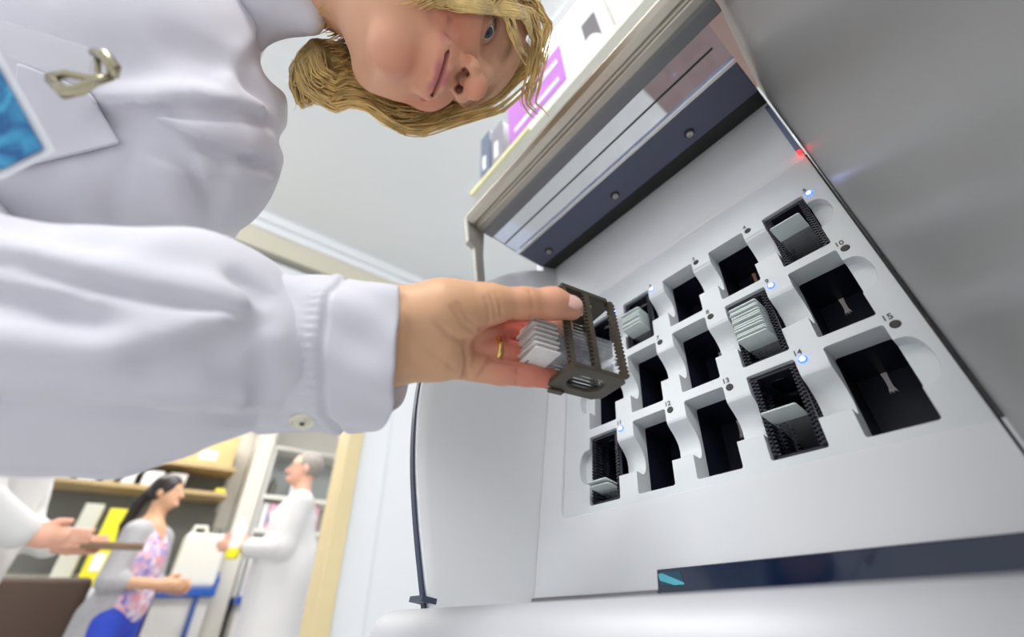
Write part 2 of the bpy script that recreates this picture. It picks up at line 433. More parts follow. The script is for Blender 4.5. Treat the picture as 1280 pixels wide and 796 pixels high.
# raised lid: hinge gap, slate bar with bolts, clear window, aluminium rail
def ext(name, poly, m, u0=U0, u1=U1, parent=scanner, **kw):
    bm = bm_new(); prism(bm, poly, lambda p: P(u0,p[0],p[1]), lambda p: P(u1,p[0],p[1])); return finish(bm, name, m, parent, **kw)
ext('hinge_cover', [(3.0,.05),(2.63,.64),(3.2,.66),(3.3,.05)], gap_mat)
sb = ext('lid_bar', [(2.60,.64),(2.45,1.46),(2.75,1.5),(3.0,.66)], slate_metal, bev=.0015)
dirb = np.array([0,.0,0]); nb = -(VA*.98+NA*.18)
for u in (-1.33,.98,2.95):
    bm = bm_new(); lathe(bm, [(.0062,-.002),(.0062,.0006),(.0050,.0022)], P(u,2.545,.93), nb, 20); b = finish(bm, 'bolt', gap_mat, sb)
    bm = bm_new(); lathe(bm, [(.0042,.002),(.0040,.0042),(.0022,.0046),(.0020,.0034)], P(u,2.545,.93), nb, 20); finish(bm, 'bolt_head', bolt_mat, b)
ext('window_trim', [(2.45,1.46),(2.44,1.53),(2.52,1.53),(2.52,1.46)], alu_bright)
gw = ext('lid_window', [(2.46,1.53),(2.40,2.36),(2.46,2.36),(2.52,1.53)], glass_blue); gw['label'] = 'clear acrylic window of the raised lid'
ext('window_seam', [(2.415,1.96),(2.412,2.0),(2.42,2.0),(2.422,1.96)], gap_mat, u0=-1.9, u1=4.1)
rail = [(2.37,2.66),(2.325,2.70),(2.33,2.86),(2.40,2.90),(2.40,2.95),(2.35,2.98),(2.38,3.14),(2.47,3.24),(2.58,3.25),(2.66,3.18),(2.66,2.66)]
lr = ext('lid_rail', [(a,b) for a,b in rail], alu, u0=-1.98, u1=4.6, bev=.0012, seg=2)
ext('rail_edge', [(2.44,2.34),(2.37,2.36),(2.33,2.62),(2.335,2.70),(2.44,2.70)], alu_dark, u0=-1.97, u1=4.5, bev=.001)
# lid arm down to the side wall
bm = bm_new(); prism(bm, [(2.62,2.62),(2.62,3.22),(1.75,2.95),(1.70,2.75),(.7,2.45),(.7,2.2),(1.6,2.45)], lambda p: P(-2.0,p[0],p[1]), lambda p: P(-2.16,p[0],p[1]))
finish(bm, 'lid_arm', mat('arm_grey',(.42,.41,.38),.4,metal=.3), scanner, bev=.002)
# front roll handle
hv, hn, hr = -6.115, 2.15, .36
bm = bm_new(); pr = []
for k in range(9): a = PI/2*k/8; pr.append((hr*S*math.sin(a), -hr*S*.6*math.cos(a)))
L = (5.05+2.22)*S
pr2 = pr+[(hr*S, L)]
lathe(bm, pr2, P(-2.36,hv,hn), (1,0,0), 40)
h = finish(bm, 'roll_handle', silver, scanner, smooth=True, bev=0); h['label'] = 'rounded silver front handle bar'
# body shell behind and below
bm = bm_new()
prism(bm, [(-5.36,.08),(-5.36,-.3),(-7.2,-.3),(-7.2,1.9),(-6.2,1.9),(-5.8,.9)], lambda p: P(U0-.1,p[0],p[1]), lambda p: P(4.7,p[0],p[1])); finish(bm, 'front_sill', silver, scanner, bev=.003)
y0 = P(0,-7,-.3)[1]
simple_box('cabinet_body', white_plastic, (-.135, .12, .02), (.30, .90, 1.32), scanner, bev=.008)
simple_box('pedestal', white_plastic, (-.125, -.06, .0), (.29, .5, float(P(0,-7.15,0)[2])), scanner, bev=.008)
for x in (-.135,.285): simple_box('side_skirt', white_plastic, (x,.0,.70),(x+.015,.14,1.30), scanner)
# seal foot
simple_box('seal_foot', seal_mat, (-2.5,-5.62,1.75),(-2.12,-5.55,2.0), scanner, f=PV)

# ================================================================== slide racks and slides (local: x width, y depth into machine, z up)
RW, RL, RD = .0366, .073, .050
PITCH = RL*.92/20
def make_rack(label, group, mtx, m):
    r = thing('slide_rack', label, 'slide rack', group=group); r.matrix_basis = mtx
    for z0 in (0, RL-.0035):
        bm = bm_new(); poly = [(0,0),(RW,0),(RW,RD*.86),(RW-.005,RD),(.005,RD),(0,RD*.86)]
        # plate with an oval window: ring bridged outer/inner
        inner = rrect(.009, RW-.009, .010, RD-.011, .0085, 5); outer_ = []
        cx, cy = RW/2, RD/2-.0005
        for (x,y) in inner:
            dx, dy = x-cx, y-cy; best = 1e9
            n_ = len(poly)
            for q in range(n_):
                x1,y1 = poly[q]; x2,y2 = poly[(q+1)%n_]; ex,ey = x2-x1,y2-y1; den = dx*ey-dy*ex
                if abs(den) < 1e-12: continue
                t = ((x1-cx)*ey-(y1-cy)*ex)/den; s2 = ((x1-cx)*dy-(y1-cy)*dx)/den
                if t > 0 and -1e-6 <= s2 <= 1+1e-6: best = min(best, t)
            outer_.append((cx+dx*best, cy+dy*best))
        # snap nearest outer points to polygon corners
        for pc in poly:
            kk = min(range(len(outer_)), key=lambda q: (outer_[q][0]-pc[0])**2+(outer_[q][1]-pc[1])**2); outer_[kk] = pc
        rings = [[bm.verts.new((x,y,z)) for x,y in pts] for pts, z in ((outer_,z0),(inner,z0),(inner,z0+.0035),(outer_,z0+.0035))]
        n_ = len(inner)
        for a in range(4):
            A, B = rings[a], rings[(a+1)%4]
            for q in range(n_): bm.faces.new([A[q],A[(q+1)%n_],B[(q+1)%n_],B[q]])
        child_local(finish(bm, 'end_plate', m, None, bev=.0006), r)
    for x0, sx in ((0,1),(RW-.0030,-1)):
        for yk, (ya, yb) in enumerate(((0,.0035),(RD*.45-.002,RD*.45+.0022),(RD-.0045,RD-.001))):
            bm = bm_new(); box(bm, (x0,ya,.002),(x0+.003,yb,RL-.002))
            for q in range(20):
                zc = .0035+PITCH*(q+.1)
                xi = (x0+.003, x0+.0052) if sx > 0 else (x0-.0022, x0)
                box(bm, (min(xi),ya,zc),(max(xi),yb,zc+PITCH*.48))
                # outer tooth nub along the rail
                yo = (ya-.0018, ya) if yk == 0 else ((yb, yb+.0018) if yk == 2 else (ya-.0018, ya))
                box(bm, (x0+.0004,yo[0],zc),(x0+.0026,yo[1],zc+PITCH*.5))
            child_local(finish(bm, 'toothed_rail', m, None), r)
    bm = bm_new()
    for q in range(1,20,1):
        z = .0035+PITCH*q; box(bm, (.0004,.003,z-.0011),(.0020,RD-.003,z+.0005))
    child_local(finish(bm, 'slatted_back', m, None), r)
    for a,b in (((-.0012,.004,-.002),(.004,.016,.0)),((RW-.006,.0,-.002),(RW,.006,.0))):
        bm = bm_new(); box(bm, a, b); child_local(finish(bm, 'rack_foot', m, None, bev=.0004), r)
    return r
slide_protos = {}
def make_slide(label, group, mtx, lm, key):
    if key in slide_protos: return dup(slide_protos[key], mtx, label, group)
    r = thing('microscope_slide', label, 'microscope slide', group=group); r.matrix_basis = mtx; slide_protos[key] = r
    bm = bm_new(); box(bm, (0,.020,0),(.0255,.075,.0010)); child_local(finish(bm, 'glass_strip', slide_glass, None), r)
    bm = bm_new(); prism(bm, [(.0012,0),(.0243,0),(.0255,.0012),(.0255,.020),(0,.020),(0,.0012)], lambda p: (p[0],p[1],0), lambda p: (p[0],p[1],.0011)); child_local(finish(bm, 'frosted_label', lm, None), r)
    if key == 'w':
        bm = bm_new(); prism(bm, [(.012+.006*math.cos(a), .042+.008*math.sin(a)) for a in [k*PI/7 for k in range(14)]], lambda p: (p[0],p[1],.0010), lambda p: (p[0],p[1],.0012)); child_local(finish(bm, 'tissue_spot', stain, None), r)
    return r
def slide_mtx(rm, idx, stick):
    return rm @ Matrix.Translation((RW/2-.01275, -stick, .0035+PITCH*(idx+.62)))

# rack in the hand
HRX = np.array([.9852,-.1691,.0282]); HRL = np.array([-.0232,.0316,.9992]); HRD = np.array([.1699,.9851,-.0272])
HRX /= np.linalg.norm(HRX); HRD -= HRX*(HRD@HRX); HRD /= np.linalg.norm(HRD); HRL = np.cross(HRX, HRD)
HM = Matrix.Translation((.0599,-.1999,.9296)) @ Matrix((HRX,HRD,HRL)).transposed().to_4x4()
make_rack('dark plastic slide rack held up in the hand in front of the scanner', 'slide racks', HM, rack_mat)
OD = ['lowest and foremost','second','third','fourth','fifth','sixth','topmost']
for a, idx in enumerate((1.4,2.6,3.8,5.0,6.2,7.4,8.5)):
    l = 'topmost labelled slide of the stack in the hand-held rack' if a == 6 else ('lowest and foremost labelled slide in the hand-held rack' if a == 0 else OD[a]+' labelled slide from the bottom in the hand-held rack')
    sl_ = make_slide(l, 'slides in the hand-held rack', slide_mtx(HM, idx, .024+(.0012 if a%2 else 0)), label_white, 'w')
    if a == 0: low_slide = sl_
    if a == 6:
        sl_ = low_slide; bm = bm_new()
        for q in range(5): box(bm, (.003+.0011*q,.0030+.0009*(q%2),-.00012),(.0038+.0011*q,.0050,.0001))
        child_local(finish(bm, 'printed_marks', ink, None), sl_)
# racks seated in slots
def slot_rack_mtx(num):
    k = num-1; i, j = k%5, k//5; v0 = -1.395*j
    o = P(i-.42-RW/S/2, v0-.56-RL/S/2, -.06)
    return Matrix.Translation(o) @ Matrix((Vector((1,0,0)), Vector(-NA), Vector(VA))).transposed().to_4x4()
where = {14:'middle of the bottom row, slot 14', 9:'middle row slot 9', 5:'top right slot 5', 2:'top row slot 2', 11:'bottom left slot 11', 1:'top left slot 1, behind the hand-held rack'}
what = {14:[(7.2,.016)], 9:[(3.4+.95*q,.017) for q in range(12)], 5:[(6.6,.026)], 2:[(3+1.1*q,.018) for q in range(7)], 11:[(3.2,.016),(2.2,.012)], 1:[]}
first = None
for num in (14,9,5,2,11,1):
    mt = slot_rack_mtx(num); lab = 'black slide rack seated in the scanner at '+where[num]
    if first is None: first = make_rack(lab, 'slide racks', mt, black_plastic)
    else: dup(first, mt, lab, 'slide racks')
    n_ = len(what[num])
    for q, (idx, st) in enumerate(what[num]):
        if n_ == 1: l = 'single pale slide sticking out of the rack in slot %d' % num
        else:
            od = ['lowest','second lowest','third lowest','fourth lowest','fifth lowest','sixth lowest','seventh from the bottom','eighth from the bottom','ninth from the bottom','tenth from the bottom','eleventh from the bottom','twelfth from the bottom']
            l = ('upper' if q == 0 else 'lower')+' of the two pale slides in slot 11' if num == 11 else '%s pale slide in the stack filling slot %d' % (od[q], num)
        make_slide(l, 'slides in the scanner slots', slide_mtx(mt, idx, st+(.001*math.sin(q*2.3))), label_green, 'g')
#@@PART room
# ================================================================== room shell
wall_mat = mat('wall_paint', (.80,.82,.84), .6, var=.02, vscale=2)
wall_cream = mat('wall_cream', (.70,.67,.60), .7, var=.03, vscale=2)
ceil_mat = mat('ceiling_paint', (.80,.82,.82), .7, var=.02, vscale=2)
floor_mat = mat('floor_vinyl', (.55,.56,.56), .4, var=.08, vscale=5)
trim_cream = mat('trim_cream', (.66,.62,.50), .5)
trim_white = mat('trim_white', (.86,.88,.9), .4)
wood_frame = mat('wood_frame', (.78,.64,.36), .5, var=.12, vscale=4)
XW, DY0, DY1, DH = -1.75, -1.35, .262, 2.05
bm = bm_new(); box(bm, (XW-.12,DY1,0),(XW,1.6,2.6)); box(bm, (XW-.12,-2.2,0),(XW,DY0,2.6)); box(bm, (XW-.12,DY0,DH),(XW,DY1,2.6)); structure(finish(bm, 'wall_left', wall_mat))
simple = lambda n, m, lo, hi, **k: structure(simple_box(n, m, lo, hi, **k))
simple('wall_back', wall_mat, (XW-.12,1.5,0),(1.6,1.62,2.6))
simple('ceiling', ceil_mat, (-5,-2.2,2.6),(1.6,1.62,2.7))
simple('floor', floor_mat, (-5,-2.2,-.1),(1.6,1.62,0))
simple('wall_far', wall_cream, (-4.4,-2.2,0),(-4.3,1.62,2.6))
bm = bm_new(); box(bm, (XW,-2.2,2.545),(XW+.05,1.5,2.6)); box(bm, (XW,-2.2,2.50),(XW+.025,1.5,2.545)); structure(finish(bm, 'trim_1', trim_white, bev=.004))
bm = bm_new(); box(bm, (XW,-2.2,2.37),(XW+.012,1.5,2.50)); structure(finish(bm, 'trim_2', trim_cream))
bm = bm_new(); box(bm, (XW,-2.2,2.335),(XW+.03,1.5,2.36)); structure(finish(bm, 'trim_3', mat('trim_dark_grey',(.25,.24,.2),.5)))  # thin dark grey trim strip below the cream band
# door frame
bm = bm_new(); box(bm, (XW-.14,DY1-.025,0),(XW+.025,DY1+.04,DH+.05)); box(bm, (XW-.14,DY0-.055,0),(XW+.025,DY0+.02,DH+.05)); box(bm, (XW-.14,DY0-.055,DH-.02),(XW+.025,DY1+.04,DH+.06)); structure(finish(bm, 'door_1', wood_frame, bev=.003))
simple('trim_4', mat('panel_joint',(.7,.73,.76),.5), (XW,.44,0),(XW+.003,.448,2.33))
# white cable box high on the wall behind the lid
bm = bm_new(); a = hit(543,333,0,XW); 
tag(simple_box('wall_duct', trim_white, (XW,.66,2.05),(XW+.18,1.02,2.58), bev=.01), 'white square duct box high on the wall behind the lid arm', 'duct')
# ceiling lights
lamp_e = mat('lamp_panel', (1,1,1), .5, emis=(1,.98,.94), estr=4.5)
def ceiling_light(x0, x1, y0, y1, label):
    t = thing('ceiling_light', label, 'ceiling light', ((x0+x1)/2,(y0+y1)/2,2.6), group='ceiling light panels')
    bm = bm_new()
    for a,b,c,d in ((x0-.03,x0,y0-.03,y1+.03),(x1,x1+.03,y0-.03,y1+.03),(x0,x1,y0-.03,y0),(x0,x1,y1,y1+.03)): box(bm, (a,c,2.575),(b,d,2.6))
    finish(bm, 'light_frame', trim_white, t)
    bm = bm_new(); box(bm, (x0,y0,2.583),(x1,y1,2.6)); finish(bm, 'diffuser', lamp_e, t)
ceiling_light(-.22,.38,.20,.80, 'bright ceiling light panel above the overhead shelf')
ceiling_light(-.3,.9,-1.6,-1.0, 'ceiling light panel above the leaning woman')
ceiling_light(-1.5,-.9,-1.9,-1.3, 'ceiling light panel near the doorway wall')
ceiling_light(-3.9,-3.3,-1.1,-.1, 'ceiling light panel in the back room by the shelves')
ceiling_light(-2.9,-2.3,-.6,.9, 'ceiling light panel in the back room above the people')

# ---- overhead shelf and what stands on it
SY, SZ = .005, 1.73
sh = thing('overhead_shelf', 'cream shelf above the scanner, seen from below behind the lid rail', 'shelf', (.1,.2,1.32))
cream = mat('cream_laminate', (.80,.79,.70), .45)
simple_box('shelf_board', cream, (-.36,SY,SZ-.02),(.50,.34,SZ), sh)
simple_box('brown_added_panel', mat('brown_added_panel',(.30,.20,.17),.5), (.10,SY+.03,SZ-.024),(.49,.33,SZ-.02), sh)  # panel added to give the lid window's right part its brown tone
ye = simple_box('shelf_edge', mat('yellow_edge',(.80,.78,.45),.4), (-.36,SY-.006,SZ-.018),(-.12,SY,SZ-.004), sh)
simple_box('shelf_upright', cream, (-.13,.30,1.32),(-.11,.34,SZ-.02), sh); simple_box('shelf_upright', cream, (.28,.30,1.32),(.30,.34,SZ-.02), sh)
def front_quad(name, label, cat, pxs, m, y, depth=.15, zmin=None):
    """box standing on the shelf; its visible front spans these points"""
    h = [hit(px,py,1,y) for px,py in pxs]; x0 = min(p[0] for p in h); x1 = max(p[0] for p in h); z1 = max(p[2] for p in h)
    t = thing(name, label, cat, ((x0+x1)/2, y+depth/2, SZ)); simple_box('shell', m, (x0,y,SZ),(x1,y+depth,z1), t, bev=.003)
    return t, x0, x1, z1
grey_b = mat('grey_binder',(.30,.30,.35),.5); slate_b = mat('slate_box',(.16,.19,.26),.5); purple = mat('purple_card',(.52,.20,.62),.5,var=.15,vscale=14)
def std_box(name, label, cat, x0, x1, z1, m, y=.02, depth=.16):
    t = thing(name, label, cat, ((x0+x1)/2, y+depth/2, SZ)); simple_box('box_shell', m, (x0,y,SZ),(x1,y+depth,z1), t, bev=.003); return t
t = std_box('binder', 'dark grey binder at the left end of the overhead shelf', 'binder', -.345,-.30,1.97,slate_b); simple_box('spine_label', trim_white, (-.330,.017,1.80),(-.317,.02,1.86), t)
t = std_box('binder', 'grey binder right of the dark grey one on the overhead shelf', 'binder', -.292,-.240,1.94,mat('light_grey_binder',(.28,.27,.31),.5)); simple_box('spine_label', trim_white, (-.274,.017,1.79),(-.260,.02,1.86), t)
t = std_box('box', 'purple and white printed carton on the overhead shelf', 'box', -.205,.0,1.965,trim_white,y=.015)
simple_box('purple_print',purple,(-.204,.012,1.765),(-.001,.015,1.93),t)
[simple_box('white_lettering_bar',trim_white,a,b,t) for a,b in (((-.18,.010,1.785),(-.02,.012,1.80)),((-.12,.010,1.86),(-.015,.012,1.88)))]
t = std_box('box', 'white carton stacked with a dark grey square label, above the lid rail', 'box', -.0+.012,.118,2.12,trim_white,y=.07)
simple_box('dark_panel', mat('charcoal_panel',(.16,.15,.16),.5), (.040,.066,1.88),(.085,.07,2.04), t, bev=.002)
for x,l in ((-.07,'left'),(-.01,'right')):
    bm = bm_new(); lathe(bm, [(.02,0),(.024,.004),(.024,.085),(.022,.09),(.014,.095),(.014,.11)], (x+.085,.036,SZ), (0,0,1), 20)
    tag(finish(bm, 'bottle', trim_white, smooth=False), 'white capped bottle on the overhead shelf, %s of the pair' % l, 'bottle', 'white bottles on the overhead shelf')
t = std_box('box', 'cream carton with an orange brown lower edge at the right of the overhead shelf', 'box', .135,.42,2.2,mat('cream_carton',(.82,.76,.66),.6),y=.02)
simple_box('brown_edge', mat('brown_edge',(.55,.32,.10),.5), (.135,.012,SZ-.0),(.42,.02,SZ+.02), t)

# ================================================================== back room
XB = -4.28
steel = mat('shelf_steel', (.45,.44,.40), .5); wood_shelf = mat('wood_shelf', (.50,.36,.18), .5, var=.1)
blue_top = mat('blue_top', (.02,.10,.42), .35); grey_glass = mat('grey_cabinet_glass', (.36,.38,.37), .25); dark_grey = mat('dark_grey_back', (.16,.16,.14), .6)
kraft = mat('kraft', (.66,.46,.20), .6, var=.1)
def bshelf(label, y0, y1, zs, d, m):
    t = thing('wall_shelf', label, 'shelf', (XB+d/2,(y0+y1)/2,zs[0]), group='back room shelving')
    for z in zs: simple_box('shelf_board', m, (XB,y0,z-.03),(XB+d,y1,z), t)
    for y in (y0, y1-.02): simple_box('shelf_upright', steel, (XB,y,zs[0]-.1),(XB+.03,y+.02,zs[-1]+.15), t)
    bm = bm_new(); box(bm,(XB-.0,y0,zs[0]-.55),(XB+.006,y1,zs[-1]+.02)); finish(bm,'back_board',dark_grey,t)
    return t
bshelf('wooden wall shelves behind the dark haired woman', -1.15, .07, [1.66,1.86], .30, wood_shelf)
t = thing('box', 'open kraft cardboard box on the top back room shelf', 'box', (XB+.15,-.2,1.86)); simple_box('box_shell', kraft, (XB+.02,-.38,1.86),(XB+.29,.03,2.12), t, bev=.004); simple_box('tape', trim_white, (XB+.289,-.22,1.9),(XB+.292,-.10,1.97), t)
rnd = random.Random(3)
y = -1.1
cols = [(.75,.74,.70),(.62,.60,.55),(.80,.80,.78),(.5,.42,.25),(.72,.7,.66)]
k = 0
names = ['white','grey beige','pale','brown','light grey']
pos_words = ['leftmost','second from left','third from left','fourth from left','fifth from left','sixth from left','seventh from left','eighth from left']
while y < -.10 and k < 7:
    w = rnd.uniform(.08,.14); hh = rnd.uniform(.09,.14); c = cols[k%5]
    t = thing('box', 'small %s box %s on the lower back room shelf' % (names[k%5], pos_words[k]), 'box', (XB+.15,y+w/2,1.66), group='boxes on the lower shelf')
    simple_box('box_shell', mat('boxcol%d'%(k%5), c, .6), (XB+.06,y,1.66),(XB+.27,y+w-.02,1.66+hh), t, bev=.003)
    simple_box('box_label', trim_white, (XB+.269,y+.02,1.69),(XB+.272,y+w-.04,1.72), t)
    y += w+.02; k += 1
o = tag(simple_box('tape_pad', mat('yellow_item',(.85,.70,.06),.5), (XB+.1,-.02,1.66),(XB+.25,.05,1.70), bev=.005), 'small yellow pad at the right end of the lower shelf', 'pad')
# cabinet under shelf: grey file boxes, yellow file
o = thing('file_box', 'pale upright file box on the bench left of the woman', 'file box', (XB+.25,-.72,1.02)); simple_box('box_shell', mat('pale_file',(.62,.61,.52),.6), (XB+.2,-.74,1.02),(XB+.35,-.64,1.50), o, bev=.004); simple_box('box_label', trim_white, (XB+.35,-.72,1.2),(XB+.352,-.66,1.3), o)
o = thing('file_box', 'bright yellow upright file box beside the woman', 'file box', (XB+.3,-.55,1.02)); simple_box('box_shell', mat('yellow_file',(.90,.78,.03),.5), (XB+.24,-.60,1.02),(XB+.40,-.48,1.47), o, bev=.004); simple_box('box_label', trim_white, (XB+.40,-.57,1.1),(XB+.402,-.51,1.2), o)
# benches
def bench(label, y0, y1, z, x1, blue=True):
    t = thing('bench', label, 'bench', (XB+.3,(y0+y1)/2,0), group='lab benches')
    simple_box('bench_top', blue_top if blue else trim_white, (XB,y0,z-.05),(x1,y1,z), t, bev=.006)
    simple_box('bench_cabinet', mat('bench_white',(.72,.70,.66),.5), (XB,y0+.02,.08),(x1-.04,y1-.02,z-.05), t)
    simple_box('bench_kick', dark_grey, (XB,y0+.04,0),(x1-.08,y1-.04,.08), t)
    simple_box('leg', mat('blue_leg',(.05,.10,.3),.4), (x1-.04,y1-.12,.0),(x1-.01,y1-.09,z-.05), t)
    return t
bench('long white bench with pale top behind the woman', -1.6,-.20,1.0,XB+.5,False)
bench('blue topped bench carrying the white jerrycan', -.19,.17,1.0,XB+.5)
bench('blue topped bench between the pillar and the man', .32,.62,.95,XB+.5)
tag(simple_box('pillar', wall_cream, (XB,.175,0),(XB+.30,.30,2.6)), 'cream square pillar beside the jerrycan bench', 'pillar')
def jerry(x, y, z, s, label):
    t = thing('jerrycan', label, 'jerrycan', (x,y,z))
    simple_box('can_body', mat('can_white',(.80,.78,.70),.5), (x-.09*s,y-.12*s,z),(x+.09*s,y+.12*s,z+.30*s), t, bev=.03, seg=4)
    bm = bm_new(); lathe(bm, [(.03*s,0),(.03*s,.035*s),(.02*s,.04*s)], (x,y+.05*s,z+.30*s), (0,0,1), 16); finish(bm, 'cap', dark_grey, t)
    bm = bm_new(); tube(bm, [(x,y-.09*s,z+.29*s),(x,y-.08*s,z+.345*s),(x,y-.02*s,z+.345*s),(x,y,z+.29*s)], .012*s, 8); finish(bm, 'handle', mat('can_white',(.8,.78,.7),.5), t)
jerry(XB+.35,.02,1.0,1.15,'white jerrycan with a dark cap on the blue bench')
# blue spray bottle
t = thing('bottle', 'small blue bottle leaning by the white jerrycan', 'bottle', (XB+.42,.155,1.0))
bm = bm_new(); lathe(bm, [(.02,0),(.022,.01),(.022,.06),(.008,.08),(.008,.1)], (XB+.42,.155,1.0), (0,.1,1), 12); finish(bm,'bottle_body',blue_top,t)
# right cabinet with grey glass and shelves
t = thing('cabinet', 'tall open cabinet with grey glass front and binders behind the man', 'cabinet', (XB+.15,.75,.95))
simple_box('glass_front', grey_glass, (XB,.34,1.68),(XB+.02,1.1,2.06), t); 
bm = bm_new(); box(bm,(XB,.32,2.06),(XB+.32,1.12,2.09)); box(bm,(XB,.31,.95),(XB+.30,.335,2.09)); finish(bm,'cabinet_frame',mat('cab_frame',(.62,.60,.55),.5),t)
for z in (1.68,1.42): simple_box('shelf_board', cream, (XB,.335,z-.03),(XB+.30,1.12,z), t)
bc = [((.80,.80,.80),'white'),((.80,.45,.55),'pink'),((.85,.83,.8),'white'),((.78,.30,.42),'rose'),((.82,.75,.78),'pale pink'),((.8,.55,.60),'dusty pink'),((.85,.84,.82),'white'),((.75,.4,.48),'rose')]
y = .35
for k,(c,nm) in enumerate(bc):
    if y > .95: break
    w = .055
    t = thing('binder', '%s binder, %s on the middle cabinet shelf' % (nm, pos_words[k]), 'binder', (XB+.15,y+w/2,1.42), group='binders on the middle cabinet shelf')
    simple_box('binder_cover', mat('binder%d'%k,c,.5), (XB+.04,y,1.42),(XB+.27,y+w-.004,1.42+.20), t, bev=.002); simple_box('spine_label', trim_white, (XB+.27,y+.012,1.50),(XB+.272,y+w-.016,1.56), t)
    y += w+.004
for (y,hh,m,l) in ((.40,.16,dark_grey,'black bottle on the upper cabinet shelf'),(.58,.20,trim_white,'tall white bottle on the upper cabinet shelf'),(.68,.13,dark_grey,'short dark jar on the upper cabinet shelf')):
    bm = bm_new(); lathe(bm, [(.03,0),(.033,.01),(.033,hh*.7),(.015,hh*.85),(.015,hh)], (XB+.18,y,1.68), (0,0,1), 14); tag(finish(bm,'bottle',m,smooth=False), l, 'bottle')
for (y,w,hh,l) in ((.40,.10,.30,'tall white container on the blue bench left of the man'),(.52,.08,.18,'short white container on the blue bench by the man')):
    bm = bm_new(); lathe(bm, [(w*.5,0),(w*.5,hh*.8),(w*.3,hh*.9),(w*.3,hh)], (XB+.35,y,.95), (0,0,1), 16); tag(finish(bm,'container',trim_white), l, 'container')
# hanging blue strip by the door, white cup
tag(simple_box('curtain', blue_top, (-3.2,.86,0.6),(-3.18,.90,1.5)), 'narrow blue hanging curtain edge beside the door frame', 'curtain')
t = thing('bucket', 'white bucket on a stool beside the door frame', 'bucket', (-3.0,.76,.60)); bm = bm_new(); lathe(bm, [(.07,0),(.085,.16),(.09,.17),(.082,.17),(.068,.01)], (-3.0,.76,.60), (0,0,1), 20); finish(bm,'bucket_shell',trim_white,t)
bm = bm_new(); lathe(bm, [(.14,.56),(.14,.60)], (-3.0,.76,0), (0,0,1), 20); 
tube(bm, [(-3.0,.76,0),(-3.0,.76,.58)], .02, 10); lathe(bm, [(.16,0),(.14,.02)], (-3.0,.76,0), (0,0,1), 20); tag(finish(bm,'stool',steel), 'small round steel stool under the white bucket', 'stool')
# brown chair at the bench
t = thing('office_chair', 'brown padded office chair between the coated person and the woman', 'chair', (-3.51,-.73,0))
brown = mat('brown_pad',(.09,.055,.04),.6)
simple_box('backrest', brown, (-3.38,-.96,.62),(-3.31,-.50,1.03), t, bev=.03, seg=3); simple_box('seat', brown, (-3.72,-.94,.44),(-3.32,-.52,.53), t, bev=.03, seg=3)
bm = bm_new(); tube(bm, [(-3.51,-.73,.05),(-3.51,-.73,.45)], .03, 10); finish(bm,'column',dark_grey,t)
bm = bm_new()
for k in range(5): a = k*2*PI/5; tube(bm, [(-3.51,-.73,.08),(-3.51+.25*math.cos(a),-.73+.25*math.sin(a),.03)], .018, 8)
finish(bm,'star_base',dark_grey,t)
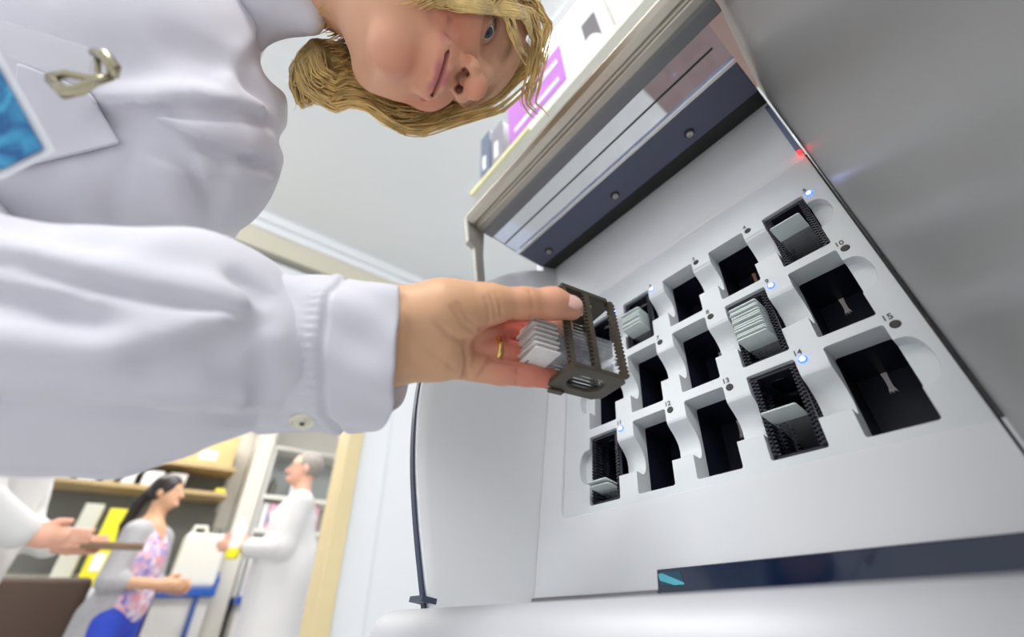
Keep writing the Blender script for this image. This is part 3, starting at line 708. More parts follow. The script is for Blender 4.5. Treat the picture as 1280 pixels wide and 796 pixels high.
#@@PART people
# ================================================================== background people
def skin_tint(V, base): return np.tile(np.array(base), (len(V),1))
def far_person(label, base, yaw, H, joints, clothes, hair_m, hair_fn, skin=(.72,.43,.30), extra=None, head_turn=0.):
    """joints in metres for a 1.75 m figure; x right, y forward, z up"""
    k = H/1.75; cy, sy = math.cos(yaw), math.sin(yaw)
    t = thing('person', label, 'person', base, Matrix.Rotation(yaw, 3, 'Z'))
    def T(V): V = V*k; return np.stack([V[:,0]*cy-V[:,1]*sy+base[0], V[:,0]*sy+V[:,1]*cy+base[1], V[:,2]+base[2]], 1)
    f = Field((-.42,-.35,.0),(.42,.60,1.82),.0075)
    f.ell((0,.0,1.66),(.072,.088,.098),k=.01); f.ell((0,.035,1.61),(.055,.055,.075),k=.02); f.cap((0,-.01,1.56),(0,-.02,1.40),.052,.06,k=.02)
    f.cap((0,.085,1.655),(0,.108,1.625),.009,.014,k=.008); f.ell((0,.085,1.575),(.025,.02,.018),k=.01)
    for s in (-1,1):
        f.ell((s*.074,.0,1.64),(.010,.02,.030),k=.006); f.ell((s*.03,.088,1.665),(.016,.012,.010),k=.008,sub=True)
        f.ell((s*.03,.076,1.665),(.013,.012,.011),k=.003)
    f.cap((-.02,.090,1.598),(.02,.090,1.598),.005,.005,k=.004)
    f.chain([(0,-.02,1.40),(0,0,1.25),(0,0,1.0)],[.10,.11,.11],k=.03)
    for s, key in ((-1,'L'),(1,'R')):
        sh, el, wr, fd = [np.array(q, float) for q in joints[key]]
        f.chain([sh,el,wr],[.046,.038,.027],k=.01)
        fd = fd/np.linalg.norm(fd); side = np.cross(fd,(0,0,1.)); side /= np.linalg.norm(side)+1e-9; upv = np.cross(side, fd)
        palm = wr+fd*.05; f.chain([wr,palm,wr+fd*.085],[.026,.032,.026],k=.012)
        for q in range(4):
            o = upv*(.024-.016*q); L = (.070,.078,.074,.058)[q]
            f.chain([palm+o+fd*.03,palm+o+fd*(.03+L*.55)+side*(-s)*.006,palm+o+fd*(.03+L)+side*(-s)*.022],[.0105,.0095,.008],k=.0035)
        f.chain([wr+fd*.02+upv*.02,wr+fd*.06+upv*.045,wr+fd*.09+upv*.05],[.014,.012,.010],k=.005)
        f.chain([(s*.09,0,.95),(s*.10,.01,.50),(s*.10,-.01,.10)],[.085,.058,.042],k=.02); f.cap((s*.10,-.02,.05),(s*.10,.14,.03),.04,.032,k=.02)
    V, Q = f.mesh(); tn = skin_tint(V, skin)
    lip = gmask(V,(0,.10,1.598),.02)[:,None]; tn = tn*(1-lip*.6)+np.array((.55,.18,.17))*lip*.6
    eye = sum(gmask(V,(s*.03,.09,1.665),.013) for s in (-1,1))[:,None]; eye = np.clip(eye,0,1); tn = tn*(1-eye*.75)+np.array((.06,.04,.03))*eye*.75
    np_mesh('body', T(V), Q, skin_mat, t, tint=tn)
    for nm, m, fn, h in clothes:
        f = Field((-.45,-.38,.0),(.45,.60,1.82),h); fn(f, joints); V, Q = f.mesh()
        np_mesh(nm, T(V), Q, m, t, relax=2)
    f = Field((-.2,-.30,1.0),(.2,.2,1.82),.006); hair_fn(f); V, Q = f.mesh(); np_mesh('hair', T(V), Q, hair_m, t, relax=1)
    if extra: extra(t, lambda p: T(np.array([p], float))[0])
    return t
def coat_big(f, J):
    f.ell((0,-.02,1.02),(.20,.19,.30),k=.06); f.cap((0,-.02,.95),(0,-.02,.55),.17,.19,k=.05); coat_fn(f, J)
def coat_fn(f, J, hem=.55):
    f.chain([(-.13,-.01,1.40),(.13,-.01,1.40)],[.075,.075],k=.03); f.ell((0,0,1.28),(.20,.135,.20),k=.05); f.ell((0,.01,1.05),(.185,.14,.22),k=.06)
    for x in (-.1,0,.1): f.chain([(x*.8,0,1.0),(x*1.25,.0,hem)],[.125,.135],k=.05)
    for key in 'LR':
        sh, el, wr, fd = [np.array(q, float) for q in J[key]]
        f.chain([sh,el,wr+(el-wr)*.12],[.075,.062,.052],k=.03)
        f.crease([el+(0,.05,.03),el+(0,-.05,-.02)],-.008,.02); f.crease([sh*.6+el*.4+(.0,.06,0),sh*.6+el*.4+(0,-.06,.05)],-.007,.02)
    f.cap((0,.0,1.60),(0,.03,1.44),.062,.07,k=.02,sub=True)
    for x in (-.07,.08,-.15,.14): f.crease([(x,.15,1.0),(x*1.4,.17,hem)],-.012,.03)
    f.crease([(0,.16,1.4),(0,.17,hem)],-.006,.012)
    F = f.F; zi = int((hem-f.lo[2])/f.h); F[:,:,:zi] = .05
def trouser_fn(f, J, top=1.02):
    f.ell((0,0,.95),(.165,.12,.13),k=.04)
    for s in (-1,1): f.chain([(s*.085,0,.92),(s*.10,.01,.50),(s*.10,-.01,.10)],[.10,.075,.065],k=.03)
    zi = int((top-f.lo[2])/f.h); f.F[:,:,zi:] = .05
def shoes(t, T, m):
    pass
# man in profile
def man_hair(f):
    f.ell((0,-.022,1.672),(.083,.095,.100),k=.01); f.ell((0,.12,1.62),(.12,.085,.14),k=.01,sub=True); f.F[:,:,:int((1.60-f.lo[2])/f.h)] = .05
def man_extra(t, T):
    bm = bm_new()
    for s in (-1,1): tube(bm, [T((s*.03+.022*math.cos(a), .104, 1.662+.016*math.sin(a))) for a in [k*PI/6 for k in range(13)]], .002, 6, caps=False); tube(bm, [T((s*.052,.10,1.667)),T((s*.077,.0,1.665))], .002, 6)
    tube(bm, [T((-.01,.106,1.665)),T((.01,.106,1.665))], .002, 6); finish(bm, 'glasses', dark_grey, t)
    bm = bm_new(); tube(bm, [T((-.10,.152,1.28)),T((-.10,.152,1.33))], .004, 6); finish(bm, 'pen', blue_top, t)
mj = {'R':[(.17,0,1.40),(.22,.02,1.14),(.12,.20,1.19),(-.1,1,.2)], 'L':[(-.17,0,1.40),(-.20,.04,1.14),(-.08,.22,1.15),(.1,1,.1)]}
far_person('grey haired man in glasses and long white lab coat, in profile, holding a bottle', (-2.98,.37,0), math.radians(172), 1.76, mj,
    [('lab_coat', coat_far, coat_big, .010), ('trousers', mat('dark_trousers',(.08,.08,.1),.7), trouser_fn, .011)], mat('grey_hair',(.30,.27,.24),.7,var=.3,vscale=90), man_hair, skin=(.76,.42,.30), extra=man_extra)
t = thing('bottle', 'white bottle with a yellow base held by the grey haired man', 'bottle', (-2.93,.075,1.10))
bm = bm_new(); lathe(bm, [(.03,.05),(.033,.06),(.033,.16),(.015,.19),(.015,.21)], (-2.93,.075,1.10), (0,0,1), 16); finish(bm,'bottle_body',trim_white,t)
bm = bm_new(); lathe(bm, [(.034,0),(.035,.01),(.035,.05),(.03,.052)], (-2.93,.075,1.10), (0,0,1), 16); finish(bm,'yellow_base',mat('yellow_item2',(.9,.8,.02),.4),t)
# dark haired woman
def wom_hair(f):
    f.ell((0,-.015,1.675),(.084,.10,.103),k=.01); f.ell((0,.125,1.61),(.075,.085,.12),k=.01,sub=True); f.ell((0,-.02,1.54),(.055,.08,.05),k=.02,sub=True)
    f.chain([(0,-.10,1.66),(.0,-.15,1.58),(0,-.17,1.45),(.0,-.165,1.32)],[.035,.036,.032,.015],k=.015)
def cardi_fn(f, J):
    f.chain([(-.12,-.01,1.40),(.12,-.01,1.40)],[.065,.065],k=.03); f.ell((0,-.01,1.26),(.175,.115,.20),k=.04); f.ell((0,-.01,1.03),(.175,.13,.22),k=.05); f.chain([(-.08,-.05,.95),(-.1,-.06,.72)],[.11,.10],k=.04); f.chain([(.08,-.05,.95),(.1,-.06,.72)],[.11,.10],k=.04)
    for key in 'LR':
        sh, el, wr, fd = [np.array(q, float) for q in J[key]]; f.chain([sh,el,el*.75+wr*.25],[.066,.056,.052],k=.025)
    f.ell((0,.14,1.15),(.085,.12,.42),k=.01,sub=True); f.cap((0,0,1.6),(0,.03,1.42),.06,.065,k=.02,sub=True); f.F[:,:,:int((.68-f.lo[2])/f.h)] = .05
    for x in (-.12,.12): f.crease([(x,.10,1.1),(x,.05,.75)],-.01,.03)
def blouse_fn(f, J):
    f.chain([(-.10,0,1.385),(.10,0,1.385)],[.055,.055],k=.03); f.ell((0,.012,1.24),(.155,.118,.19),k=.04); f.ell((0,.018,1.02),(.155,.128,.16),k=.05); f.cap((0,.02,1.62),(0,.07,1.36),.055,.035,k=.01,sub=True); f.F[:,:,:int((.90-f.lo[2])/f.h)] = .05
wj = {'R':[(.155,0,1.38),(.20,.0,1.12),(.08,.22,1.10),(-.35,1,0)], 'L':[(-.155,0,1.38),(-.20,.02,1.12),(-.06,.24,1.08),(.45,1,0)]}
blouse_m = mat('print_blouse',(.50,.42,.66),.7)
nt = blouse_m.node_tree; b_ = nt.nodes['Principled BSDF']; tcn = nt.nodes.new('ShaderNodeTexCoord'); vn = nt.nodes.new('ShaderNodeTexVoronoi'); vn.inputs['Scale'].default_value = 34
cr = nt.nodes.new('ShaderNodeValToRGB'); sep = nt.nodes.new('ShaderNodeSeparateColor'); nt.links.new(tcn.outputs['Object'], vn.inputs['Vector']); nt.links.new(vn.outputs['Color'], sep.inputs['Color']); nt.links.new(sep.outputs['Red'], cr.inputs['Fac'])
cr.color_ramp.elements[0].color = (.22,.16,.45,1); cr.color_ramp.elements[1].color = (.78,.72,.82,1); e = cr.color_ramp.elements.new(.35); e.color = (.50,.45,.75,1); e = cr.color_ramp.elements.new(.6); e.color = (.75,.35,.42,1)
nt.links.new(cr.outputs['Color'], b_.inputs['Base Color'])
def wom_extra(t, T):
    bm = bm_new(); lathe(bm, [(.036,-.004),(.036,.004)], T((.125,.15,1.105)), (1,0,0), 16); finish(bm,'wristband',steel,t)
far_person('dark haired woman with a ponytail, grey cardigan and purple printed blouse, blue trousers', (-3.22,-.34,0), math.radians(-32), 1.56, wj,
    [('cardigan', mat('grey_cardigan',(.46,.45,.47),.9,var=.15,vscale=60), cardi_fn, .010), ('blouse', blouse_m, blouse_fn, .010), ('trousers', mat('blue_trousers',(.03,.07,.55),.7), trouser_fn, .011)],
    mat('black_hair',(.02,.014,.012),.4,var=.3,vscale=80), wom_hair, skin=(.70,.40,.24), extra=wom_extra)
# third person, torso and arm only in view
tj = {'R':[(.18,0,1.42),(.25,.05,1.17),(.16,.20,1.075),(-.15,1,.0)], 'L':[(-.18,0,1.42),(-.24,.06,1.15),(-.10,.22,1.08),(.1,1,.0)]}
far_person('person in a white lab coat at the left edge, head hidden, holding a brown clipboard', (-2.02,-.84,0), math.radians(-8), 1.70, tj,
    [('lab_coat', coat_far, coat_fn, .010), ('trousers', mat('dark_trousers',(.08,.08,.1),.7), trouser_fn, .011)], mat('brown_hair',(.12,.07,.04),.6), man_hair, skin=(.78,.42,.30))
t = thing('clipboard', 'brown clipboard held out by the lab coated person at the left edge', 'clipboard', (-1.98,-.50,1.04)); simple_box('board', mat('brown_board',(.38,.24,.13),.5), (-2.06,-.60,1.036),(-1.88,-.36,1.042), t); simple_box('paper', trim_white, (-2.04,-.58,1.042),(-1.90,-.38,1.044), t)
#@@PART woman
# ================================================================== the leaning woman in the foreground
HR = np.array([[.9809,.1541,.1183],[-.1928,.6975,.6902],[.0239,-.6998,.7139]]); HT = np.array([.079,-.3362,1.3061])
def HW(p): return HR@np.array(p, float)+HT
def HLc(p): return HR.T@(np.array(p, float)-HT)
woman = thing('person', 'blonde woman in white lab coat leaning over, smiling down at the rack in her hand', 'person', (-.15,-.62,0))
nk = HLc(at(330,-45,.50)); nk2 = HLc(at(200,-60,.52))
f = Field((-.13,-.17,-.22),(.13,.14,.15),.0017)
f.ell((0,-.015,.030),(.075,.094,.090),k=.01)
f.ell((0,.026,-.030),(.062,.062,.080),k=.02)
f.ell((0,.034,-.073),(.044,.046,.032),k=.014)
f.ell((0,.064,-.099),(.018,.014,.014),k=.014)
for s in (-1,1): f.ell((s*.030,.040,-.066),(.024,.026,.026),k=.018)
f.chain([(-.054,-.01,-.050),(-.040,.03,-.083),(0,.064,-.102),(.040,.03,-.083),(.054,-.01,-.050)],[.014,.012,.012,.012,.014],k=.014)
for s in (-1,1):
    f.ell((s*.036,.058,-.034),(.024,.020,.022),k=.016)        # cheek, lifted by the smile
    f.cap((s*.012,.083,.020),(s*.046,.066,.020),.010,.009,k=.012)
f.ell((0,.060,.040),(.052,.026,.034),k=.02)
for s in (-1,1):
    f.ell((s*.031,.086,.000),(.020,.017,.0125),k=.010,sub=True)
    f.ell((s*.031,.0665,.000),(.0155,.0135,.0135),k=.003)
    f.cap((s*.017,.0785,-.0035),(s*.045,.0735,-.0030),.0014,.0014,k=.0018,sub=True)
    f.ell((s*.031,.0835,-.0034),(.0145,.0078,.0058),k=.001,sub=True)
f.chain([(0,.083,.012),(0,.093,-.010),(0,.104,-.030)],[.0085,.0085,.0105],k=.010)
f.ell((0,.1085,-.036),(.0125,.0115,.0105),k=.006)
for s in (-1,1):
    f.ell((s*.0135,.0985,-.041),(.0078,.0105,.0085),k=.005)
    f.chain([(s*.0082,.1025,-.0535),(s*.0082,.0990,-.041),(s*.006,.093,-.034)],[.0036,.0036,.003],k=.0016,sub=True)
f.ell((0,.084,-.064),(.030,.014,.018),k=.012)
f.chain([(-.024,.083,-.0655),(-.009,.0945,-.0640),(0,.0955,-.0655),(.009,.0945,-.0640),(.024,.083,-.0655)],[.0020,.0036,.0030,.0036,.0020],k=.003)
f.chain([(-.022,.083,-.0715),(0,.0925,-.0770),(.022,.083,-.0715)],[.0022,.0046,.0022],k=.003)
f.chain([(-.038,.0740,-.0570),(-.018,.0925,-.0685),(0,.0975,-.0712),(.018,.0925,-.0685),(.038,.0740,-.0570)],[.0019,.0018,.0017,.0018,.0019],k=.0022,sub=True)
for s in (-1,1):
    f.crease([(s*.017,.096,-.046),(s*.030,.084,-.058),(s*.037,.074,-.074)],-.0034,.0045)
    f.crease([(s*.018,.082,-.010),(s*.034,.078,-.0135),(s*.046,.071,-.010)],-.0012,.003)
f.crease([(-.014,.086,-.086),(.014,.086,-.086)],-.0020,.006)
for s in (-1,1): f.crease([(s*.042,.070,-.050),(s*.045,.064,-.066)],-.0022,.0035)
for s in (-1,1): f.ell((s*.075,-.012,-.012),(.009,.017,.030),k=.006)
f.chain([np.array([0,-.025,-.05]), np.array([0,-.045,-.10])*.6+nk*.4, nk],[.043,.041,.050],k=.025)
Vh, Qh = f.mesh()
base = np.array((.78,.43,.265)); tn = np.tile(base,(len(Vh),1))
def blend(tn, m, col, a): m = np.clip(m,0,1)[:,None]*a; return tn*(1-m)+np.array(col)*m
for s in (-1,1):
    tn = blend(tn, gmask(Vh,(s*.040,.066,-.048),.034), (.80,.25,.16), .7)
    tn = blend(tn, gmask(Vh,(s*.031,.083,.002),.017), (.28,.14,.11), .65)  # shade around the eyes, put into the skin colour
tn = blend(tn, gmask(Vh,(0,.118,-.040),.016), (.84,.30,.20), .6); tn = blend(tn, gmask(Vh,(0,.085,-.105),.030), (.80,.30,.20), .55)
# lips: distance to lip lines
def dline(V, pts):
    D = np.full(len(V), 9.)
    for a, b in zip(pts[:-1], pts[1:]):
        a = np.array(a); b = np.array(b); d = b-a; t_ = np.clip(((V-a)@d)/(d@d),0,1); D = np.minimum(D, np.linalg.norm(V-a-t_[:,None]*d, axis=1))
    return D
dl = np.minimum(dline(Vh,[(-.029,.083,-.0630),(0,.0975,-.0668),(.029,.083,-.0630)]), dline(Vh,[(-.025,.084,-.0690),(0,.0965,-.0762),(.025,.084,-.0690)]))
tn = blend(tn, 1/(1+np.exp((dl-.0042)/.0007)), (.58,.16,.19), .85)
dm = dline(Vh,[(-.038,.0750,-.0570),(-.018,.0915,-.0685),(0,.0955,-.0712),(.018,.0915,-.0685),(.038,.0750,-.0570)])
tn = blend(tn, np.exp(-(dm/.0020)**2)*1.2, (.20,.05,.05), .85)
for s in (-1,1):
    dn = dline(Vh,[(s*.0082,.1015,-.050),(s*.0082,.0990,-.041),(s*.006,.093,-.034)]); tn = blend(tn, 1/(1+np.exp((dn-.0040)/.0004)), (.09,.03,.025), .9)
    dbw = dline(Vh,[(s*.014,.089,.0165),(s*.030,.089,.0215),(s*.048,.074,.0165)]); tn = blend(tn, np.exp(-(dbw/.0048)**2)*1.2, (.30,.17,.08), .8)
    dla = dline(Vh,[(s*.018,.080,.0015),(s*.031,.084,.0025),(s*.045,.075,-.0005)]); tn = blend(tn, np.exp(-(dla/.0026)**2)*1.5, (.03,.02,.018), .95)
    dlb = dline(Vh,[(s*.018,.080,-.0075),(s*.031,.081,-.0105),(s*.045,.074,-.0075)]); tn = blend(tn, np.exp(-(dlb/.0018)**2)*1.2, (.10,.05,.04), .8)
    dlc = dline(Vh,[(s*.016,.082,.006),(s*.031,.085,.0085),(s*.047,.074,.005)]); tn = blend(tn, np.exp(-(dlc/.0024)**2), (.25,.12,.09), .6)
VhW = Vh@HR.T+HT
# ---- hand and forearm in camera-guided coordinates
def A(px, py, z): return at(px, py, z)
lo = np.array([-.07,-.42,.86]); hi = np.array([.16,-.12,1.03])
f = Field(lo, hi, .00115)
def ch(pts, rs, k=.004, sub=False): f.chain([A(*p) for p in pts], rs, k, sub)
ch([(380,432,.243),(490,401,.262),(555,389,.268),(592,383,.274)],[.019,.0200,.0195,.0150],k=.010)
ch([(380,442,.243),(490,440,.262),(548,441,.270),(568,447,.275)],[.019,.0192,.0168,.0125],k=.010)
ch([(530,415,.270),(562,422,.284)],[.018,.013],k=.007)
ch([(545,400,.262),(578,401,.267)],[.0165,.0120],k=.007)                                 # thenar mound
ch([(575,384,.272),(612,380,.277),(655,379,.286),(690,379,.293),(714,385,.298)],[.0160,.0128,.0103,.0108,.0088],k=.006)   # thumb
ch([(576,454,.280),(626,464,.288),(660,468,.296),(686,472,.304)],[.0112,.0095,.0085,.0080],k=.0025)         # little finger
ch([(572,434,.284),(620,438,.2935),(662,444,.308),(694,444,.322)],[.0108,.0092,.0085,.0078],k=.0020)         # ring finger
ch([(588,414,.288),(628,414,.306),(668,414,.322),(704,408,.335)],[.0125,.0092,.0088,.0080],k=.0022)         # middle
ch([(590,398,.290),(634,393,.312),(672,388,.328),(706,380,.342)],[.0125,.0094,.0088,.0080],k=.0022)         # index
def cr_(pts, amp, w): f.crease([A(*p) for p in pts], amp*1.7, w*1.1)
# creases: thumb root, thenar line, palm edge, finger joints
def HP(px, py):
    r_ = ray(px,py); z = .20
    while z < .38:
        p = CAM+r_*z; ix = np.round((p-f.lo)/f.h).astype(int)
        if (ix >= 0).all() and (ix < f.n).all() and f.F[tuple(ix)] < 0: return p
        z += .0006
    return CAM+r_*.38
LN = [([(582,426),(584,446),(582,461),(580,475)],-.0026,.0019,.8),([(598,471),(606,457),(613,446)],-.0014,.0015,.6),([(612,449),(630,453),(650,456)],-.0012,.0013,.7),
 ([(639,400),(633,420),(628,448)],-.0018,.0014,.9),([(641,401),(652,407),(660,412)],-.0012,.0013,.7),([(646,460),(644,481)],-.0011,.0013,.5),
 ([(618,366),(624,380),(626,394)],-.0009,.0012,.35),([(612,368),(618,384),(619,398)],-.0009,.0012,.35),([(606,372),(611,388),(611,404)],-.0008,.0012,.3),
 ([(565,384),(578,404),(594,417)],-.0013,.0016,.35),([(572,380),(584,398),(600,412)],-.0010,.0014,.3),([(545,402),(562,420),(580,428)],-.0014,.0018,.35),
 ([(662,364),(665,380),(663,397)],-.0007,.0014,.25),([(503,372),(512,410),(508,450)],-.0010,.0024,.2),([(540,440),(565,458)],-.0008,.0024,.15)]
LNW = [([HP(*p) for p in pts],a,w,t_) for pts,a,w,t_ in LN]
for pts,a,w,t_ in LNW: f.crease(pts,a,w)
Vn, Qn = f.mesh()
tn2 = np.tile(np.array((.74,.43,.245)),(len(Vn),1))
for p, r, c, a in (((700,384,.288),.017,(.78,.36,.26),.55),((640,468,.285),.020,(.80,.27,.20),.6),((676,472,.300),.018,(.76,.16,.13),.8),((640,445,.295),.022,(.80,.30,.22),.6),((630,410,.305),.028,(.72,.17,.12),.8),((660,395,.32),.03,(.74,.15,.11),.8),((600,425,.275),.018,(.76,.32,.22),.4),((560,440,.255),.03,(.60,.33,.20),.3)):
    tn2 = blend(tn2, gmask(Vn, A(*p), r), c, a)
for pts,a,w,t_ in LNW: tn2 = blend(tn2, np.exp(-(dline(Vn,pts)/(w*1.1))**2), (.38,.14,.09), t_*.5)
V, Q = joinVQ([(VhW,Qh),(Vn,Qn)])
# hidden core joining neck, shoulder, upper arm and forearm
fc = Field((-.35,-.80,.75),(.20,-.25,1.40),.008)
sh_ = A(60,60,.50); el_ = A(-120,440,.20)
fc.chain([A(330,-45,.50),A(190,-20,.52),sh_,A(-120,220,.36),el_,A(380,432,.243)],[.045,.04,.04,.035,.033,.02],k=.02); fc.chain([A(190,-20,.52),A(80,150,.46)],[.04,.05],k=.03)
Vc, Qc = fc.mesh(); V, Q = joinVQ([(V,Q),(Vc,Qc)])
tint = np.concatenate([tn, tn2, np.tile(base,(len(Vc),1))])
body = np_mesh('body', V, Q, skin_mat, woman, tint=tint)
# thumbnail
bm = bm_new(); bmesh.ops.create_uvsphere(bm, u_segments=24, v_segments=12, radius=1)
nl = np.array(A(714,381,.2925)); ax1 = A(726,386,.297)-A(702,377,.293); ax1 /= np.linalg.norm(ax1); nn_ = (UP*.62-FW*.78); nn_ -= ax1*(nn_@ax1); nn_ /= np.linalg.norm(nn_); ax2 = np.cross(nn_,ax1)
Mn = Matrix((ax1*.0072, ax2*.0060, nn_*.0022)).transposed().to_4x4(); Mn.translation = Vector(nl+nn_*.0036); bmesh.ops.transform(bm, matrix=Mn, verts=bm.verts)
nm_ = finish(bm, 'thumbnail', mat('nail',(.80,.50,.42),.22), woman, smooth=True); nm_['label'] = 'short unpainted thumbnail'
# eyes
for s in (-1,1):
    ec = np.array([s*.031,.0665,-.001]); bm = bm_new(); bmesh.ops.create_uvsphere(bm, u_segments=28, v_segments=16, radius=.0122, matrix=Matrix.Translation(Vector(HW(ec))))
    eo = finish(bm, 'eyeball', mat('eye_white',(.70,.68,.66),.15), woman, smooth=True)
    g = np.array([.05,.93,-.36]); g /= np.linalg.norm(g); gw_ = HR@g
    bm = bm_new(); lathe(bm, [(.0056,.0104),(.0054,.0112),(.0042,.0119),(.002,.0123)], HW(ec), gw_, 24); io = finish(bm, 'iris', mat('iris_blue',(.05,.08,.11),.12), eo, smooth=True)
    bm = bm_new(); lathe(bm, [(.0024,.0121),(.0020,.0125),(.001,.0126)], HW(ec), gw_, 16); finish(bm, 'pupil', dark_hole, eo)
# wedding ring
rc = A(616,437.5,.2925); rd = A(640,441,.303)-A(600,434,.288)
bm = bm_new(); lathe(bm, [(.0096,-.0018),(.0109,-.0015),(.0109,.0015),(.0096,.0018)], rc, rd, 40); ro_ = finish(bm, 'ring', gold, woman, smooth=True); ro_['label'] = 'plain gold ring'
# ---- hair
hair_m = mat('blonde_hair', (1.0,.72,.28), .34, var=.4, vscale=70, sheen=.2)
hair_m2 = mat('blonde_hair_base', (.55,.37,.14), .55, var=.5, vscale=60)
f = Field((-.13,-.17,-.16),(.13,.14,.17),.0026)
f.ell((0,-.022,.036),(.089,.100,.100),k=.01); f.ell((0,-.050,-.035),(.088,.070,.075),k=.03)
f.ell((0,.105,-.040),(.072,.105,.100),k=.006,sub=True)
f.ell((0,.06,-.12),(.10,.10,.07),k=.01,sub=True)
f.cap((0,-.0,-.07),nk,.052,.05,k=.01,sub=True)
f.ell((.0,.085,.035),(.050,.045,.035),k=.008,sub=True)
for q in ((400,72,.445,.016),(425,92,.45,.016),(455,106,.465,.013),(490,124,.485,.013),(530,134,.50,.013),(580,124,.515,.013),(620,105,.52,.014),(650,70,.51,.016)):
    f.ell(HLc(at(q[0],q[1],q[2])),(q[3],)*3,k=.012)
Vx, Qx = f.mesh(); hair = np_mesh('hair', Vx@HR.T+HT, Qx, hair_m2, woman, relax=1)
DOWN = HR.T@np.array([0,0,-1.])
rng = np.random.default_rng(7)
bm = bm_new()
def strand(az, length, r0, flare, wob, bangs=False):
    # az: 0 = front, +-pi = back; side sign by sin
    pts = []; ph = rng.uniform(0,6.28); n = 13
    sx, cyy = math.sin(az), math.cos(az)
    for i in range(n):
        t_ = i/(n-1); th = t_*length
        rr = flare*(.6+.4*t_)
        if th < 1.75:
            z = .036+(.101+rr)*math.cos(th); rad = math.sin(th); p = np.array([(.089+rr)*sx*rad, -.020+(.100+rr)*cyy*rad, z])
        last = p if th < 1.75 else last
        if th >= 1.75:
            q = th-1.75; base_ = np.array([(.089+rr)*sx, -.020+(.100+rr)*cyy, .018])
            p = base_+np.array([0,0,-1])*q*.085*.55+DOWN*q*.085*.6 + np.array([-sx,-cyy,0])*q*q*.018
        w = wob*t_; p = p+np.array([math.sin(ph+t_*7),math.cos(ph*1.3+t_*6),math.sin(ph*2+t_*8)])*w
        pts.append(HW(p))
    rs = [r0*(.5+.5*min(1,4*i/(n-1)))*(1-.85*(i/(n-1))**2.5) for i in range(n)]
    tube(bm, pts, rs, 5)
for i in range(1500):
    az = rng.uniform(-PI,PI)
    if abs(az) < .95: continue
    L = rng.uniform(2.2,2.95) if abs(az) < 1.9 else rng.uniform(2.3,3.2)
    strand(az, L, rng.uniform(.0009,.0020), rng.uniform(-.002,.010), rng.uniform(.001,.006))
for i in range(420):   # fringe and temple locks
    az = rng.choice([-1,1])*rng.uniform(.35,1.1); strand(az, rng.uniform(.95,1.45) if abs(az) < .75 else rng.uniform(1.3,2.3), rng.uniform(.0008,.0016), rng.uniform(-.001,.008), rng.uniform(.001,.006))
for i in range(70):    # flyaways
    strand(rng.uniform(-PI,PI), rng.uniform(1.2,2.6), .00035, rng.uniform(.006,.02), .01)
def guided(C, Z, n, off, zj, sgn, snap=False):
    C = np.array(C, float); Z = np.array(Z); m = len(C)
    for _ in range(n):
        t0 = rng.uniform(0, m*.66); t1 = min(t0+rng.uniform(.28,.6)*m, m-1.05); o0 = rng.uniform(*off); o1 = o0+rng.uniform(-3,3); dz = rng.uniform(*zj); ph = rng.uniform(0,6.28); fl = rng.uniform(.5,3.2)*(1 if rng.uniform() < .8 else 2.5)
        pts = []; K = 14
        for i in range(K):
            t_ = min(max(t0+(t1-t0)*i/(K-1),0),m-1.001); a = int(t_); fr = t_-a; a2 = a+1
            # smooth interpolation
            p = C[a]*(1-fr)+C[a2]*fr; tg = C[min(a2+1,m-1)]-C[max(a-1,0)]; tg /= np.linalg.norm(tg)+1e-9; nrm = np.array([tg[1],-tg[0]])*sgn
            w_ = fl*i/(K-1); p = p+nrm*(o0+(o1-o0)*i/(K-1)) + np.array([math.sin(ph+i*.9), math.cos(ph*1.7+i*.8)])*w_
            zz = Z[a]*(1-fr)+Z[a2]*fr+dz+.002*math.sin(ph+i)
            if snap: zz = min(zz, head_depth(p[0],p[1])-.003-.1*abs(dz))
            pts.append(at(p[0],p[1],zz))
        r0 = rng.uniform(.0006,.0014); tube(bm, pts, [r0*(.12+.88*min(1,4*i/(K-1)))*(1-.93*(i/(K-1))**3) for i in range(K)], 5)
Qh2 = VhW-CAM; zh = Qh2@FW; ph_ = np.stack([640+FPX*(Qh2@RT)/zh, 398-FPX*(Qh2@UP)/zh], 1)
def head_depth(x, y):
    k_ = ((ph_-np.array([x,y]))**2).sum(1) < 49
    return zh[k_].min() if k_.any() else 9.
C1 = [(676,28),(670,86),(646,106),(620,130),(565,145),(523,158),(498,156),(475,141),(455,127),(433,121),(414,130),(393,117),(377,104),(368,72)]
Z1 = [.47,.49,.50,.50,.49,.48,.47,.455,.445,.435,.43,.425,.42,.42]
guided(C1, Z1, 900, (-1,34), (-.008,.035), -1)
C1b = [(455,60),(440,72),(425,90),(412,112),(405,132),(400,140)]
guided([(470,95),(440,70),(415,62),(395,60),(380,75),(374,100),(380,122),(388,132)], [.47,.455,.445,.44,.435,.43,.425,.42], 200, (-12,12), (-.01,.02), 1)
C2 = [(664,96),(676,50),(664,14),(620,7),(580,2),(545,-8)]
Z2 = [.475,.46,.43,.402,.385,.37]
for _q in range(1): guided([(p[0]+6,p[1]+3) for p in C1], [z-.01 for z in Z1], 60, (-9,2), (-.01,.01), -1)
guided([(690,150),(668,128),(680,80),(688,30),(660,-10)], [.48,.48,.465,.45,.43], 60, (-3,20), (-.01,.01), 1)
guided(C2, Z2, 260, (-4,11), (-.012,.006), 1, True)
guided([(672,88),(650,60),(640,30),(630,8),(610,-10)], [.47,.45,.43,.41,.39], 26, (-6,8), (-.006,.004), 1, True)
